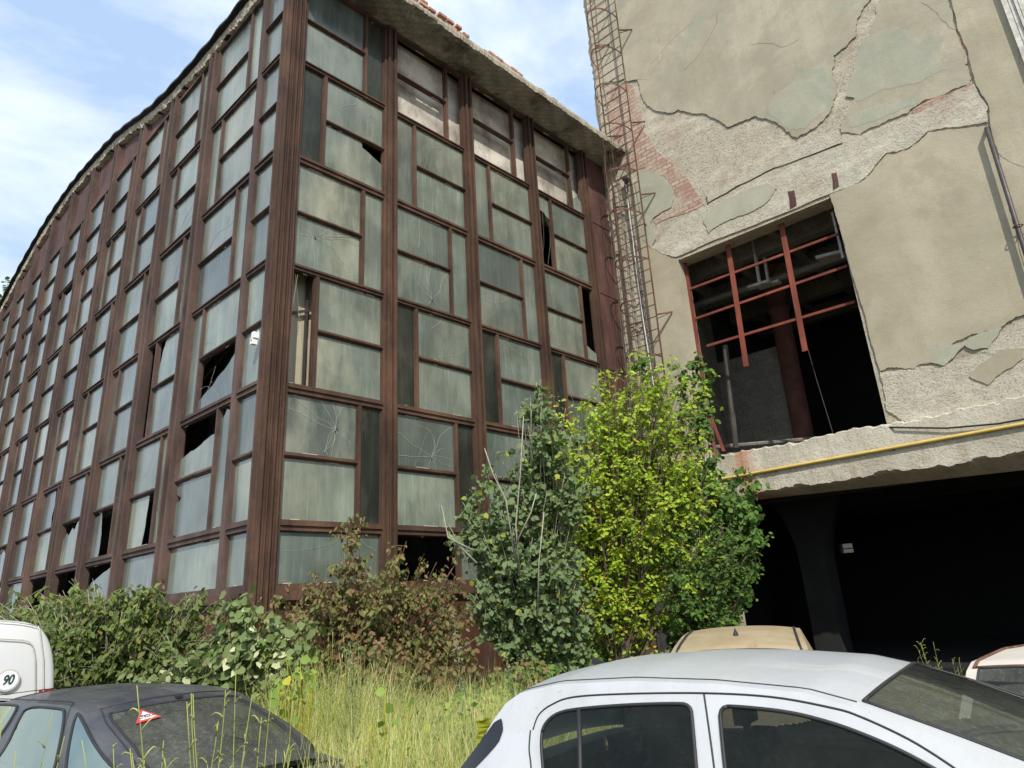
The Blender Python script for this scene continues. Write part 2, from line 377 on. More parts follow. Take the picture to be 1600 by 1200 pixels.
# ================================================================== GROUND
g = MB(); nG = 90
def gz(x, y): return .05*math.sin(x*1.3+y*.7)+.03*math.sin(x*2.9-y*2.1)
xs = sorted(set([-900, -400, -150, -80]+[-50+i for i in range(76)]+[60, 150, 400, 900]))
ys = sorted(set([-900, -400, -100, -30]+[-10+i*.8 for i in range(60)]+[60, 150, 400, 900]))
vs = [(x, y, gz(x, y) if abs(x) < 40 and abs(y) < 35 else 0) for x in xs for y in ys]; ny = len(ys)
g.add(vs, [(i*ny+j, (i+1)*ny+j, (i+1)*ny+j+1, i*ny+j+1) for i in range(len(xs)-1) for j in range(ny-1)])
tag(g.build('ground', 'dirt'), kind='structure')
# ================================================================== GLASS HALL
XC, YC, YB = -10.0, 4.97, 15.35
Z0, ZP = EYE+3.4837, 1.0946
def zk(k): return Z0+ZP*k if k > -3 else EYE+.33
def FP(pl, u, z, d): return (u, YC-d, z) if pl == 'L' else (XC+d, u, z)
def fbox(mb, pl, u0, u1, z0, z1, d0, d1):
    a, b = FP(pl, u0, z0, d0), FP(pl, u1, z1, d1); mb.box(a[0], b[0], a[1], b[1], a[2], b[2])
hall = empty('glass_hall', (-20, 5, 0), 0, 'long abandoned factory hall glazed in rust-brown steel grids under a curved roof', 'building')
def mullion(pl, u, w, z0, z1, mat='rust_frame'):
    mb = MB()
    fbox(mb, pl, u-w/2, u+w/2, z0, z1, -.08, .03)
    rib = w*.21
    for a in (-w/2+.005, w/2-rib-.005): fbox(mb, pl, u+a, u+a+rib, z0, z1-.01, .03, .11)
    fbox(mb, pl, u-rib*.45, u+rib*.45, z0, z1-.015, .03, .075)
    for a in (-w/2-.022, w/2): fbox(mb, pl, u+a, u+a+.022, z0, z1-.02, -.06, .045)
    mb.build('mullion', mat, hall)
RM = [7.41+2.271*i for i in range(4)]; LM = [-13.28-2.238*j for j in range(10)]
def roofz(x):
    X = [-60, -36, -34, -32, -29.5, -27.1, -24.4, -22.1, -19.7, -17.9, -16.5, -15, -14.1, -13.3, -12, -8]
    Z = [14, 14, 14.45, 15.03, 15.62, 15.96, 16.05, 15.80, 15.5, 14.9, 14.52, 14.36, 14.27, 14.24, 14.24, 14.24]
    return float(np.mean([np.interp(x+d, X, Z) for d in (-1.3, -.9, -.5, -.2, 0, .2, .5, .9, 1.3)])) if x < -12.5 else float(np.interp(x, X, Z))
for u in RM: mullion('R', u, .205, .05, 14.0)
for u in LM: mullion('L', u, .345, .05, roofz(u)-.12, 'rust_frame_grey')
# corner post (stacked channels)
mb = MB()
mb.box(XC-.02, XC+.06, YC, YC+.345, .05, 14.0)
mb.box(XC-.06, XC-.02, YC-.03, YC+.06, .05, 14.02)
mb.box(XC-.02, XC+.05, YC-.02, YC-.001, .05, 14.01)
mb.box(XC+.06, XC+.115, YC+.005, YC+.045, .05, 13.99); mb.box(XC+.06, XC+.095, YC+.125, YC+.15, .05, 13.99)
mb.box(XC+.06, XC+.12, YC+.19, YC+.225, .05, 13.98); mb.box(XC+.06, XC+.10, YC+.30, YC+.335, .05, 13.97)
mb.build('corner_post', 'rust_frame', hall)
# windows
def rect(u0, u1, z0, z1): return (u0, u1, z0, z1)
FULL = [[(0, 0), (1, 0), (1, 1), (0, 1)]]
HO = {  # (face, bay, kbase, slot) -> remaining glass outlines (unit square, u right, v up); slot: n narrow, 0 lower, 1 upper
 ('L', 0, 0, 0): [[(0, 0), (1, 0), (1, .98), (.93, .80), (.72, .60), (.42, .42), (.18, .30), (0, .22)]],
 ('L', 0, -2, 1): [[(0, 0), (1, 0), (1, .62), (.8, .58), (.5, .48), (.3, .46), (0, .38)]],
 ('L', 0, -2, 0): [[(.14, .0), (1, 0), (1, 1), (.1, 1), (0, .95), (0, .8), (.12, .72), (.16, .8), (.1, .65), (0, .6), (0, .1)]],
 ('L', 0, -2, 'n'): [[(0, 0), (1, 0), (1, .96), (.5, .97), (.3, .93), (0, .92)]],
 ('L', 1, 0, 'n'): [],
 ('L', 1, 0, 1): [[(.08, 0), (1, 0), (1, 1), (.28, 1), (.16, .7), (.1, .4)]],
 ('L', 1, -2, 0): [[(0, 0), (.60, 0), (.66, .5), (.70, 1), (0, 1)]],
 ('L', 2, -2, 0): [[(0, 0), (.42, 0), (.44, .5), (.36, .8), (.34, 1), (.1, .93), (0, .9)]],
 ('L', 3, -2, 0): [[(0, 0), (1, 0), (1, 1), (.8, 1), (.62, .8), (.5, .86), (.3, .7), (.2, .78), (0, .62)]],
 ('L', 4, -2, 1): [[(0, 0), (.78, 0), (.72, .3), (.8, .6), (.74, 1), (0, 1)]],
 ('L', 4, -2, 'n'): [], ('L', 5, 4, 1): [[(0, 0), (1, 0), (1, 1), (.8, .98), (.5, .82), (.2, .8), (0, 1)]],
 ('L', 6, -2, 0): [[(0, 0), (1, 0), (1, .7), (.6, .9), (.3, .8), (0, 1)]],
 ('L', 2, -3, 0): [[(0, 0), (1, 0), (1, .92), (.7, .8), (.4, .66), (.2, .55), (0, .35)]],
 ('L', 3, -3, 0): [[(.70, 0), (1, 0), (1, 1), (.92, 1), (.85, .5)]], ('L', 4, -3, 0): [], ('L', 7, -3, 0): [],
 ('L', 6, 2, 'n'): [], ('L', 7, -2, 1): [[(0, 0), (1, 0), (1, .6), (.5, .9), (0, 1)]],
 ('R', 0, 4, 0): [[(0, 0), (1, 0), (1, .66), (.63, .86), (.60, 1), (0, 1)]],
 ('R', 0, 0, 'n'): [[(0, 0), (.16, 0), (.08, .1), (0, .2)]],
 ('R', 0, 6, 'n'): FULL,
 ('R', 1, -3, 0): [], ('R', 3, 4, 'n'): [[(0, .8), (1, .7), (1, .98), (0, 1)]], ('R', 3, 2, 'n'): [[(0, 0), (1, 0), (1, .12), (0, .2)]],
 ('R', 3, 6, 'n'): [[(0, 0), (1, 0), (1, .2), (.6, .26), (0, .12)]],
}
for b_ in (1, 2, 3):
    for s_ in (0, 1, 'n'): HO.setdefault(('R', b_, 6, s_), [])
DARK = {('R', 0, -2, 'n'), ('R', 1, 0, 'n'), ('R', 1, -2, 'n'), ('R', 2, 0, 'n'), ('R', 3, 0, 'n'), ('R', 0, 6, 'n'), ('R', 0, 4, 'n'),
        ('R', 3, -2, 'n'), ('R', 2, -2, 'n'), ('L', 6, 4, 'n'), ('L', 8, 2, 'n'), ('L', 7, 0, 'n'), ('L', 7, 4, 'n')}
GLOW_TINT = {('R', 0, 2, 1): .9, ('R', 0, 2, 0): .7, ('R', 0, 0, 0): 1., ('R', 0, 0, 1): .6, ('R', 0, -2, 1): .9, ('R', 0, -2, 0): .5, ('R', 0, 4, 0): .8, ('R', 1, 2, 0): .7,  # how strongly each pane's colour carries the painted inner glow
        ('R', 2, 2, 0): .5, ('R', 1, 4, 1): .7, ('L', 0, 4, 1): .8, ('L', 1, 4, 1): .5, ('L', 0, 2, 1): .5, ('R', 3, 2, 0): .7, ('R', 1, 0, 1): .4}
def crack_lines(mb, pl, u0, u1, z0, z1, n, seed, star=None):
    r = random.Random(seed); mb.mi = 2
    for k in range(n):
        if star: x, z = star; a = r.uniform(0, 6.28)
        else: x, z = (r.uniform(.1, .9), r.choice((0.02, .98))); a = r.uniform(.3, 2.8)*(1 if z < .5 else -1)
        pts = [(x, z)]; st = .06
        for i in range(r.randint(6, 22)):
            a += r.uniform(-.28, .28); x += math.cos(a)*st*.8; z += math.sin(a)*st
            if not (0.01 < x < .99 and 0.01 < z < .99): break
            pts.append((x, z))
        w = r.choice((.0012, .0016, .0025)) if not star else .0022
        for (xa, za), (xb, zb) in zip(pts, pts[1:]):
            A = Vector(FP(pl, u0+(u1-u0)*xa, z0+(z1-z0)*za, -.009)); B = Vector(FP(pl, u0+(u1-u0)*xb, z0+(z1-z0)*zb, -.009))
            mb.bar(A, B, w*2, w, up=(1, 0, 0) if pl == 'R' else (0, 1, 0))
    mb.mi = 0
wseed = [0]
def window(pl, bay, u0, u1, kb, rows, layout):
    """a two-row light: two big panes beside one tall narrow pane"""
    fr = MB(); gl = MB(); wseed[0] += 1; r = random.Random(1000+wseed[0])
    z0, z1 = zk(kb), zk(kb+rows); e = .055 if kb in (2, 6) else .075; e2 = .055 if kb+rows in (2, 6) else .075
    if kb == -3: e = .10
    F_ = .038; fbox(fr, pl, u0, u0+F_, z0, z1, -.07, .05); fbox(fr, pl, u1-F_, u1, z0, z1, -.07, .05)
    fbox(fr, pl, u0+F_, u1-F_, z0, z0+e, -.068, .048); fbox(fr, pl, u0+F_, u1-F_, z1-e2, z1, -.066, .046)
    fbox(fr, pl, u0+F_, u1-F_, z0, z0+.016, .048, .075)
    a, b = u0+F_, u1-F_; c, d = z0+e, z1-e2
    slots = []; nw = (b-a)*.235
    if layout == 'C':
        mid = (c+d)/2 if rows > 1 else None
        slots = [(0, a, b, c, mid-.03), (1, a, b, mid+.03, d)] if rows > 1 else [(0, a, b, c, d)]
    elif rows == 1:
        slots = [(0, a, b, c, d)]
        if layout == 'N': slots = [(0, a, b-nw-.06, c, d), ('n', b-nw, b, c, d)]; fbox(fr, pl, b-nw-.06, b-nw, c, d, -.06, .04)
    else:
        mid = (c+d)/2
        if layout == 'A': ba, bb, na, nb = a, b-nw-.065, b-nw, b
        else: ba, bb, na, nb = a+nw+.065, b, a, a+nw
        slots = [(0, ba, bb, c, mid-.03), (1, ba, bb, mid+.03, d), ('n', na, nb, c, d)]
        s0, s1 = (bb, na) if layout == 'A' else (nb, ba)
        fbox(fr, pl, s0, s1, c, d, -.06, .04)
    if rows > 1:
        ba, bb = slots[0][1], slots[0][2]; fbox(fr, pl, ba, bb, mid-.03, mid+.03, -.058, .038); fbox(fr, pl, ba, bb, mid-.012, mid+.004, .038, .055)
    near_ = pl == 'R' or bay in (0, 1, 20)
    for sl, x0, x1, y0, y1 in slots:
        for q in ((x0, x0+.018, y0, y1), (x1-.018, x1, y0, y1), (x0+.018, x1-.018, y0, y0+.018), (x0+.018, x1-.018, y1-.018, y1)): fbox(fr, pl, *q, -.05, .012)
        key = (pl, bay, kb, sl if layout != 'C' else 'c%d' % sl)
        polys = HO.get(key, FULL); dark = key in DARK
        gl.mi = 1 if dark else 0; gl.ti = (r.random()*(.5 if dark else 1), 0 if dark else GLOW_TINT.get(key, r.choice((0, 0, 0, .35, .6)) if near_ else r.choice((0, 0, 0, .25))), 0.01)
        tx, tz = r.uniform(-.004, .004), r.uniform(-.003, .003)
        for P in polys:
            if P is not FULL[0]: P = jag(P, .02, 2, wseed[0])
            pts = [FP(pl, x0+(x1-x0)*p, y0+(y1-y0)*q_, -.022+tx*(p-.5)*2+tz*(q_-.5)*2) for p, q_ in P]
            off = (0, -.007, 0) if pl == 'L' else (.007, 0, 0); gl.prism(pts, off)
        near = (pl == 'R') or bay <= 1
        if polys and near and not dark and r.random() < (.75 if pl == 'R' else .4):
            crack_lines(gl, pl, x0+.03, x1-.03, y0+.03, y1-.03, r.randint(1, 3), wseed[0]*7+len(str(sl))+(sl == 1), None)
        if key in (('R', 1, 2, 0), ('R', 1, -2, 1), ('R', 0, -2, 1), ('R', 0, 2, 0), ('L', 0, -2, 'c1')):
            st = {('R', 1, 2, 0): (.65, .2), ('R', 1, -2, 1): (.6, .25), ('R', 0, -2, 1): (.7, .5), ('R', 0, 2, 0): (.3, .65)}.get(key, (.7, .12))
            crack_lines(gl, pl, x0+.03, x1-.03, y0+.03, y1-.03, 9, wseed[0]*3, st)
            cu, cz = x0+(x1-x0)*st[0], y0+(y1-y0)*st[1]; gl.mi = 1; gl.ti = (.0, 0, .01)
            pts = [FP(pl, cu+.035*math.cos(t)*r.uniform(.5, 1.2), cz+.04*math.sin(t)*r.uniform(.5, 1.2), -.013) for t in np.linspace(0, 6.28, 9)[:-1]]
            gl.prism(pts, (0, -.004, 0) if pl == 'L' else (.004, 0, 0))
        # crumbs of old putty along edges
        gl.mi = 3
        for k in range(3 if near else 1):
            if r.random() < .6:
                w_ = r.uniform(.05, .25)*(x1-x0); s_ = r.uniform(0, (x1-x0)-w_); top = r.random() < .4
                fbox(gl, pl, x0+.02+s_*.9, x0+s_*.9+w_, (y1-.03 if top else y0+.018), (y1-.018 if top else y0+.03), -.013, -.004)
        gl.mi = 0
    f = fr.build('window', 'rust_frame' if pl == 'R' else 'rust_frame_grey', hall)
    f['origin'] = tuple(hall.location)
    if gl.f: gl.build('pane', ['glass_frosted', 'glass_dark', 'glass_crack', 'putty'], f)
LAY = {-2: 'A', 0: 'B', 2: 'A', 4: 'B', 6: 'A'}
edgesR = [YC+.345]+RM
for b_ in range(4):
    u0 = edgesR[b_]+(.14 if b_ else 0.0)+.02; u1 = edgesR[b_+1]-.16 if b_ < 4 else 0
    u1 = RM[b_]-.128; u0 = (RM[b_-1]+.128) if b_ else YC+.36
    for kb in (-2, 0, 2, 4, 6): window('R', b_, u0, u1, kb, 2, LAY[kb])
    window('R', b_, u0, u1, -3, 1, 'N' if b_ != 0 else 'W')
window_groups = []
for j in range(10):
    if j == 0: u0, u1 = LM[0]+.198, -10.96
    else: u0, u1 = LM[j]+.198, LM[j-1]-.198
    for kb in (-2, 0, 2, 4, 6): window('L', j, u0, u1, kb, 2, LAY[kb])
    window('L', j, u0, u1, -3, 1, 'W')
for kb in (-2, 0, 2, 4, 6): window('L', 20, -10.83, -10.065, kb, 2, 'C')
window('L', 20, -10.83, -10.065, -3, 1, 'C')
mb = MB(); fbox(mb, 'L', -10.96, -10.83, .05, 14.0, -.07, .055); mb.build('mullion', 'rust_frame_grey', hall)
# base panels and panels above the lights
mb = MB(); SB = EYE+.33
for j in range(10):
    u0, u1 = (LM[0]+.2, XC-.15) if j == 0 else (LM[j]+.2, LM[j-1]-.2)
    fbox(mb, 'L', u0, u1, 0, SB-.12, -.05, -.02)
for b_ in range(4):
    u0 = YC+.345 if b_ == 0 else RM[b_-1]+.135; fbox(mb, 'R', u0, RM[b_]-.135, 0, SB-.12, -.05, -.02)
mb.build('base_panel', 'rust_base', hall)
mb = MB()
for j in range(10):
    u0, u1 = (LM[0]+.2, XC-.16) if j == 0 else (LM[j]+.2, LM[j-1]-.2)
    fbox(mb, 'L', u0, u1, SB-.12, SB, -.06, .09); fbox(mb, 'L', u0, u1, SB-.17, SB-.12, -.06, .04)
for b_ in range(4):
    u0 = YC+.35 if b_ == 0 else RM[b_-1]+.135; fbox(mb, 'R', u0, RM[b_]-.135, SB-.12, SB, -.06, .09); fbox(mb, 'R', u0, RM[b_]-.135, SB-.17, SB-.12, -.06, .04)
mb.build('sill', 'rust_frame', hall)
mb = MB()
for j in range(10):
    u0, u1 = (LM[0]+.2, XC-.16) if j == 0 else (LM[j]+.2, LM[j-1]-.2)
    n = 8
    top = [(u0+(u1-u0)*i/n, roofz(u0+(u1-u0)*i/n)-.10) for i in range(n+1)]
    pts = [(u0, YC+.02, zk(8))]+[(x, YC+.02, max(z, zk(8)+.01)) for x, z in top]+[(u1, YC+.02, zk(8))]
    mb.prism(pts, (0, .03, 0))
    for x in (u0+.07, u1-.13):
        fbox(mb, 'L', x, x+.05, zk(8), roofz(x)-.15, -.02, .01)
mb.build('fascia_panel', 'rust_panel', hall)
mb = MB(); fbox(mb, 'R', RM[3]+.135, YB, 0, 14.0, -.06, -.01)
for z in (3, 5.2, 7.4, 9.6, 11.8): fbox(mb, 'R', RM[3]+.135, YB-.02, z, z+.05, -.01, .006)
mb.build('end_panel', 'rust_panel', hall)
# roof shell following the curve, felt edge, crumbling concrete edge band
nx = 150; RX = [-10.3-(36-10.3)*i/nx for i in range(nx+1)]
mb = MB()
mb.grid(lambda u, v: (-10.3-25.7*u, 4.86+10.6*v, roofz(-10.3-25.7*u)-.03), nx, 2)
mb.grid(lambda u, v: (-10.3-25.7*u, 4.86+10.6*v, roofz(-10.3-25.7*u)-.24), nx, 2)
mb.build('roof', 'interior_dark', hall)
mb = MB()
pth = [(x, 4.80+.012*math.sin(x*7), roofz(x)+.012*math.sin(x*5.3)) for x in RX]
for a, b in zip(pth, pth[1:]): mb.bar(a, b, .16, .06)
mb.build('roof_edge', 'roof_felt', hall)
mb = MB(); rr = random.Random(4)
def edge_noise(x): return .05*math.sin(x*3.1)+.04*math.sin(x*7.7+1)+.03*math.sin(x*19)
nn = 420
rows_ = []
for i in range(nn+1):
    x = -9.4-26.4*i/nn; zt = roofz(x)-.03; dep = .24+.5*edge_noise(x)+rr.uniform(-.02, .02)
    rows_.append([(x, 4.84+rr.uniform(-.008, .008), zt), (x, 4.83+rr.uniform(-.02, .02), zt-dep*.5), (x, 4.86+rr.uniform(-.02, .02), zt-dep), (x, 4.99, zt-dep-.015)])
vs = [p for r_ in rows_ for p in r_]
mb.add(vs, [(i*4+j, (i+1)*4+j, (i+1)*4+j+1, i*4+j+1) for i in range(nn) for j in range(3)])
mb.build('edge_band', 'crumbled', hall)
# cornice slab over the right face
def cornice():
    mb = MB(); ny_, nx_ = 260, 14; y0, y1 = 4.84, 15.33; r = random.Random(9)
    ex = [-9.15+.05*edge_noise(i*.11)+r.uniform(-.012, .012) for i in range(ny_+1)]
    tk = [.19+.05*abs(edge_noise(i*.07+2)) for i in range(ny_+1)]
    bot = []
    for i in range(ny_+1):
        y = y0+(y1-y0)*i/ny_; row = []
        for j in range(nx_+1):
            x = -10.06+(ex[i]+10.06)*j/nx_
            n_ = .012*math.sin(y*9+x*14)+.01*math.sin(y*23-x*31)
            chip = .05 if (math.sin(y*1.7+x*3.3)+math.sin(y*4.1-x*7)+.8*math.sin(y*.9)) > 1.55 else 0
            row.append((x, y, 14.02+n_+chip))
        row.append((ex[i]+.015, y, 14.02+tk[i]*.5)); row.append((ex[i]-.01, y, 14.02+tk[i])); row.append((-10.4, y, 14.05+tk[i]))
        bot.append(row)
    w_ = nx_+4
    mb.add([p for r_ in bot for p in r_], [(i*w_+j, i*w_+j+1, (i+1)*w_+j+1, (i+1)*w_+j) for i in range(ny_) for j in range(w_-1)])
    mb.f += [[j for j in range(w_)][::-1], [ny_*w_+j for j in range(w_)]]; mb.m += [0, 0]; mb.t += [(0, 0, 0)]*2
    for k in range(len(mb.f)-2):
        if (k % (w_-1)) >= nx_: mb.m[k] = 1
    return mb.build('cornice', ['soffit', 'concrete'], hall)
cornice()
# hall interior that the broken panes open onto
mb = MB(); mb.box(-36, -10.5, 15.0, 15.3, 0, 14); mb.box(-36.2, -36, 5, 15.3, 0, 13.8); mb.build('rear_wall', 'interior_wall', hall)
mb = MB(); mb.box(-10.38, -10.22, 7.56, 15.3, zk(6)-.6, 14.0); mb.build('inner_beam', 'sooty_plaster', hall)
mb = MB(); mb.box(-10.95, -10.30, 5.35, 5.62, 0, 13.9); mb.box(-10.75, -10.35, 5.62, 6.4, 0, 13.9); mb.build('inner_column', 'lintel_concrete', hall)
mb = MB(); mb.box(-10.29, -10.25, 5.80, 5.84, 3, 8); mb.bar((-10.28, 5.30, 6.6), (-10.28, 6.2, 6.95), .04); mb.build('inner_brace', 'drain_metal', hall)
for x in (-14, -18.5, -23, -27.5):
    mb = MB(); mb.box(x-.2, x+.2, 7.2, 7.6, 0, 13.8); mb.build('inner_column', 'interior_wall', hall)
mb = MB()
for z in (4.7, 7.9, 11): mb.box(-35, -10.6, 6.6, 6.75, z, z+.25)
for k in range(22):
    x = -11.4-k*1.1; mb.bar((x, 5.6, 4.9), (x-.5, 6.6, 4.8), .06); mb.bar((x, 5.4, 8.0), (x+.6, 6.6, 8.0), .05); mb.bar((x, 5.5, 6), (x+.3, 6.6, 7.9), .05)
mb.build('inner_truss', 'pale_metal', hall)
# broken brick courses left on the cornice
mb = MB(); r = random.Random(3)
for (ya, yb_, cs) in ((7.2, 9.15, 3), (9.6, 10.9, 2), (11.6, 12.3, 1)):
    for c in range(cs):
        y = ya+.12*c*r.random()+(.1 if c % 2 else 0)
        while y < yb_-.2*c*r.random():
            if r.random() < .85:
                x = -9.22+r.uniform(-.03, .03); zb = 14.24+c*.078; L = .235*r.uniform(.6, 1)
                mb.ti = (r.random(), 0, .01); mb.box(x-.12, x+r.uniform(-.01, .02), y, y+L, zb, zb+.066)
            y += .26
def bm_():
    b = NB('loose_brick'); at = b.attr(); c = b.mix(at[0], (.30, .12, .075), (.48, .27, .19)); c = b.mix(b.ramp(b.noise(12, 6, .7), [(.5, 0), (.65, .7)]), c, (.45, .40, .32))
    b.fin(c, .95, b.bump(b.noise(40, 4), .6, .01), .1)
bm_()
mb.build('brick_course', 'loose_brick', hall)
# flood lamp on the corner post
t = onY(403, 530, YC-.06)
fl = empty('floodlight', (float(t[0]), YC-.06, float(t[2])), 0, 'small white floodlight with sensor box fixed to the rusty corner post', 'lamp')
x, y, z = fl.location
mb = MB(); mb.box(x-.045, x+.055, y-.14, y, z+.0, z+.13); mb.box(x+.0, x+.015, y-.02, y, z+.13, z+.19); mb.v = [(x+(p[0]-x)*.72, y+(p[1]-y)*.72, z+(p[2]-z)*.8) for p in mb.v]; mb.build('sensor_box', 'white_plastic', fl)
mb = MB(); mb.box(x-.07, x+.03, y-.15, y-.02, z-.13, z-.11); mb.box(x-.07, x-.055, y-.15, y-.02, z-.11, z-.03); mb.box(x+.015, x+.03, y-.15, y-.02, z-.11, z-.03); mb.box(x-.07, x+.03, y-.15, y-.02, z-.03, z-.012); mb.box(x-.055, x+.015, y-.045, y-.02, z-.11, z-.03)
mb.v = [(x+(p[0]-x)*.72, y+(p[1]-y)*.72, z+(p[2]-z)*.8) for p in mb.v]; mb.build('lamp_housing', 'white_plastic', fl)
mb = MB(); mb.box(x-.04, x+.0, y-.06, y-.046, z-.09, z-.05); mb.v = [(x+(p[0]-x)*.72, y+(p[1]-y)*.72, z+(p[2]-z)*.8) for p in mb.v]; mb.build('lens', 'car_glass', fl)
# ================================================================== FACTORY TOWER (right)
fac = empty('factory_tower', (-5, YB, 0), 0, 'tall derelict rendered factory block with cracked plaster, exposed brick and a big empty window', 'building')
WL, WR, WT, WB_ = -8.02, -3.99, EYE+8.33, EYE+3.0
SLB, SLT = EYE+2.0, EYE+3.0
XR = 9.0; TOPZ = 24.0
mb = MB()
mb.box(-9.97, WL, YB, YB+.5, SLT, TOPZ); mb.box(WR, XR, YB, YB+.5, SLT, TOPZ); mb.box(WL, WR, YB, YB+.5, WT, TOPZ)
mb.build('wall', 'rubble', fac)
mb = MB(); mb.box(-9.97, -9.5, YB+.5, YB+16, 0, TOPZ); mb.box(-10.6, -9.97, YB-.03, YB+.5, 0, 14.0); mb.build('wall', 'plaster', fac)
mb = MB(); mb.box(-9.97, -7.95, YB, YB+.5, 0, SLB-.003); mb.build('wall', 'concrete', fac)
def patch(name, mat, px, t, amp=.05, seed=1, depth=5, base=0.0, y=YB, jz=True, parent=None):
    P = []
    for p in px:
        w = onY(p[0], p[1], y); P.append((w[0], w[2]))
    P = [(max(-9.965, a), b) for a, b in P]
    Q = jag(P, amp, depth, seed) if amp else P
    mb = MB(); mb.prism([(a, y-base, b) for a, b in Q], (0, -t, 0)); return mb.build(name, mat, parent or fac)
# big upper plaster sheet
patch('plaster_sheet', 'plaster_mix', [(900, -60), (1380, -60), (1362, 0), (1345, 25), (1338, 58), (1303, 88), (1301, 112), (1308, 145), (1300, 172), (1280, 195), (1247, 216), (1225, 200), (1182, 182), (1140, 199), (1100, 178), (1060, 172), (1036, 176), (1006, 158), (996, 120), (960, 128), (938, 134), (936, 210), (925, 210)], .036, .06, 2, 6)
patch('plaster_sheet', 'plaster_mix', [(1386, -60), (1374, 0), (1363, 40), (1354, 85), (1338, 145), (1325, 175), (1314, 193), (1318, 208), (1345, 211), (1380, 193), (1420, 177), (1450, 156), (1490, 140), (1516, 130), (1512, 112), (1505, 78), (1490, 40), (1480, 0), (1470, -60)], .034, .045, 5, 6)
patch('plaster_sheet', 'plaster', [(1476, -60), (1487, 0), (1498, 50), (1512, 78), (1520, 112), (1530, 140), (1546, 168), (1549, 200), (1575, 300), (1600, 412), (1640, 540), (1760, 600), (1900, 400), (1900, -60)], .055, .02, 6)
# weathered second coat lying over the first
patch('plaster_patch', 'plaster', [(975, 128), (985, 110), (1010, 85), (1090, 15), (1085, 35), (1050, 65), (1020, 100), (1012, 125)], .004, .03, 8, 4, .0362)
patch('plaster_patch', 'plaster_green', [(1322, 150), (1350, 60), (1395, 40), (1450, 60), (1480, 110), (1440, 130), (1380, 140), (1340, 160)], .003, .04, 9, 4, .0342)
patch('plaster_patch', 'plaster_green', [(1327, 182), (1380, 162), (1440, 150), (1430, 165), (1390, 180), (1350, 195), (1330, 200)], .003, .03, 10, 4, .0342)
patch('plaster_patch', 'plaster_green', [(1235, 205), (1200, 175), (1210, 150), (1290, 95), (1297, 112), (1303, 145), (1290, 175), (1262, 200)], .003, .05, 11, 4, .0362)
# lower right sheet
patch('plaster_sheet', 'plaster', [(1297, 305), (1345, 286), (1365, 270), (1386, 242), (1420, 235), (1450, 208), (1482, 203), (1540, 198), (1575, 310), (1602, 420), (1640, 520), (1620, 500), (1600, 492), (1560, 515), (1520, 522), (1480, 545), (1455, 567), (1430, 576), (1402, 574), (1376, 580), (1345, 470)], .04, .04, 12, 6)
patch('plaster_patch', 'plaster_green', [(1449, 567), (1462, 545), (1510, 535), (1515, 528), (1545, 518), (1566, 512), (1560, 525), (1545, 545), (1520, 547), (1508, 540), (1490, 560), (1475, 572)], .045, .02, 13)
patch('plaster_patch', 'lintel_rough', [(1375, 582), (1410, 578), (1450, 572), (1470, 575), (1490, 565), (1530, 550), (1562, 530), (1605, 500), (1690, 540), (1690, 650), (1560, 655), (1545, 655), (1520, 650), (1490, 655), (1440, 662), (1405, 655), (1385, 640)], .028, .04, 14)
patch('plaster_patch', 'plaster', [(1515, 588), (1540, 565), (1560, 548), (1600, 545), (1600, 560), (1570, 580), (1545, 602)], .02, .02, 15, 3, .03)
# concrete lintel band
patch('lintel', 'lintel_rough', [(1018, 388), (1052, 350), (1105, 322), (1160, 290), (1210, 265), (1316, 226), (1318, 210), (1345, 213), (1400, 190), (1500, 142), (1522, 132), (1544, 170), (1544, 192), (1482, 200), (1450, 206), (1420, 232), (1386, 240), (1362, 268), (1345, 284), (1298, 303), (1180, 352), (1056, 402), (1040, 398)], .035, .03, 16)
patch('lintel', 'lintel_rough', [(1105, 305), (1170, 272), (1240, 235), (1310, 205), (1318, 224), (1212, 263), (1150, 293), (1108, 318)], .06, .02, 17)
for pts in ([(1232, 300), (1242, 298), (1246, 322), (1236, 328)], [(1300, 272), (1308, 270), (1312, 292), (1303, 298)]): patch('tie_plate', 'rust_panel', pts, .012, .02, 18, 2, .0352)
patch('plaster_patch', 'plaster_green', [(1100, 345), (1115, 325), (1160, 300), (1200, 287), (1215, 296), (1205, 312), (1175, 332), (1140, 345), (1108, 365)], .02, .04, 19, 4, .035)
# brick areas
patch('brick_area', 'brick', [(948, 140), (985, 132), (998, 160), (1004, 205), (1022, 228), (1042, 248), (1065, 272), (1085, 295), (1101, 320), (1060, 337), (1024, 352), (1020, 344), (1052, 325), (1055, 300), (1038, 275), (1008, 262), (985, 270), (965, 262), (955, 215)], .012, .05, 20)
patch('brick_area', 'brick', [(1489, 52), (1504, 48), (1511, 80), (1512, 100), (1498, 102), (1492, 75)], .02, .02, 21, 3)
patch('brick_area', 'brick', [(1425, 176), (1452, 158), (1500, 140), (1519, 130), (1520, 138), (1490, 150), (1450, 170), (1430, 180)], .038, .02, 22, 3)
patch('plaster_patch', 'plaster_green', [(1008, 264), (1038, 277), (1054, 300), (1050, 324), (1020, 342), (1012, 362), (1002, 335), (992, 285)], .03, .03, 23)
patch('plaster_sheet', 'plaster', [(985, 275), (1000, 335), (1015, 362), (1022, 388), (1042, 400), (1056, 405), (1080, 500), (1106, 700), (1050, 700), (1020, 540), (1000, 400)], .03, .02, 24)
patch('plaster_patch', 'plaster_green', [(1008, 355), (1018, 352), (1026, 372), (1018, 388), (1006, 375)], .012, .02, 25, 3, .03)
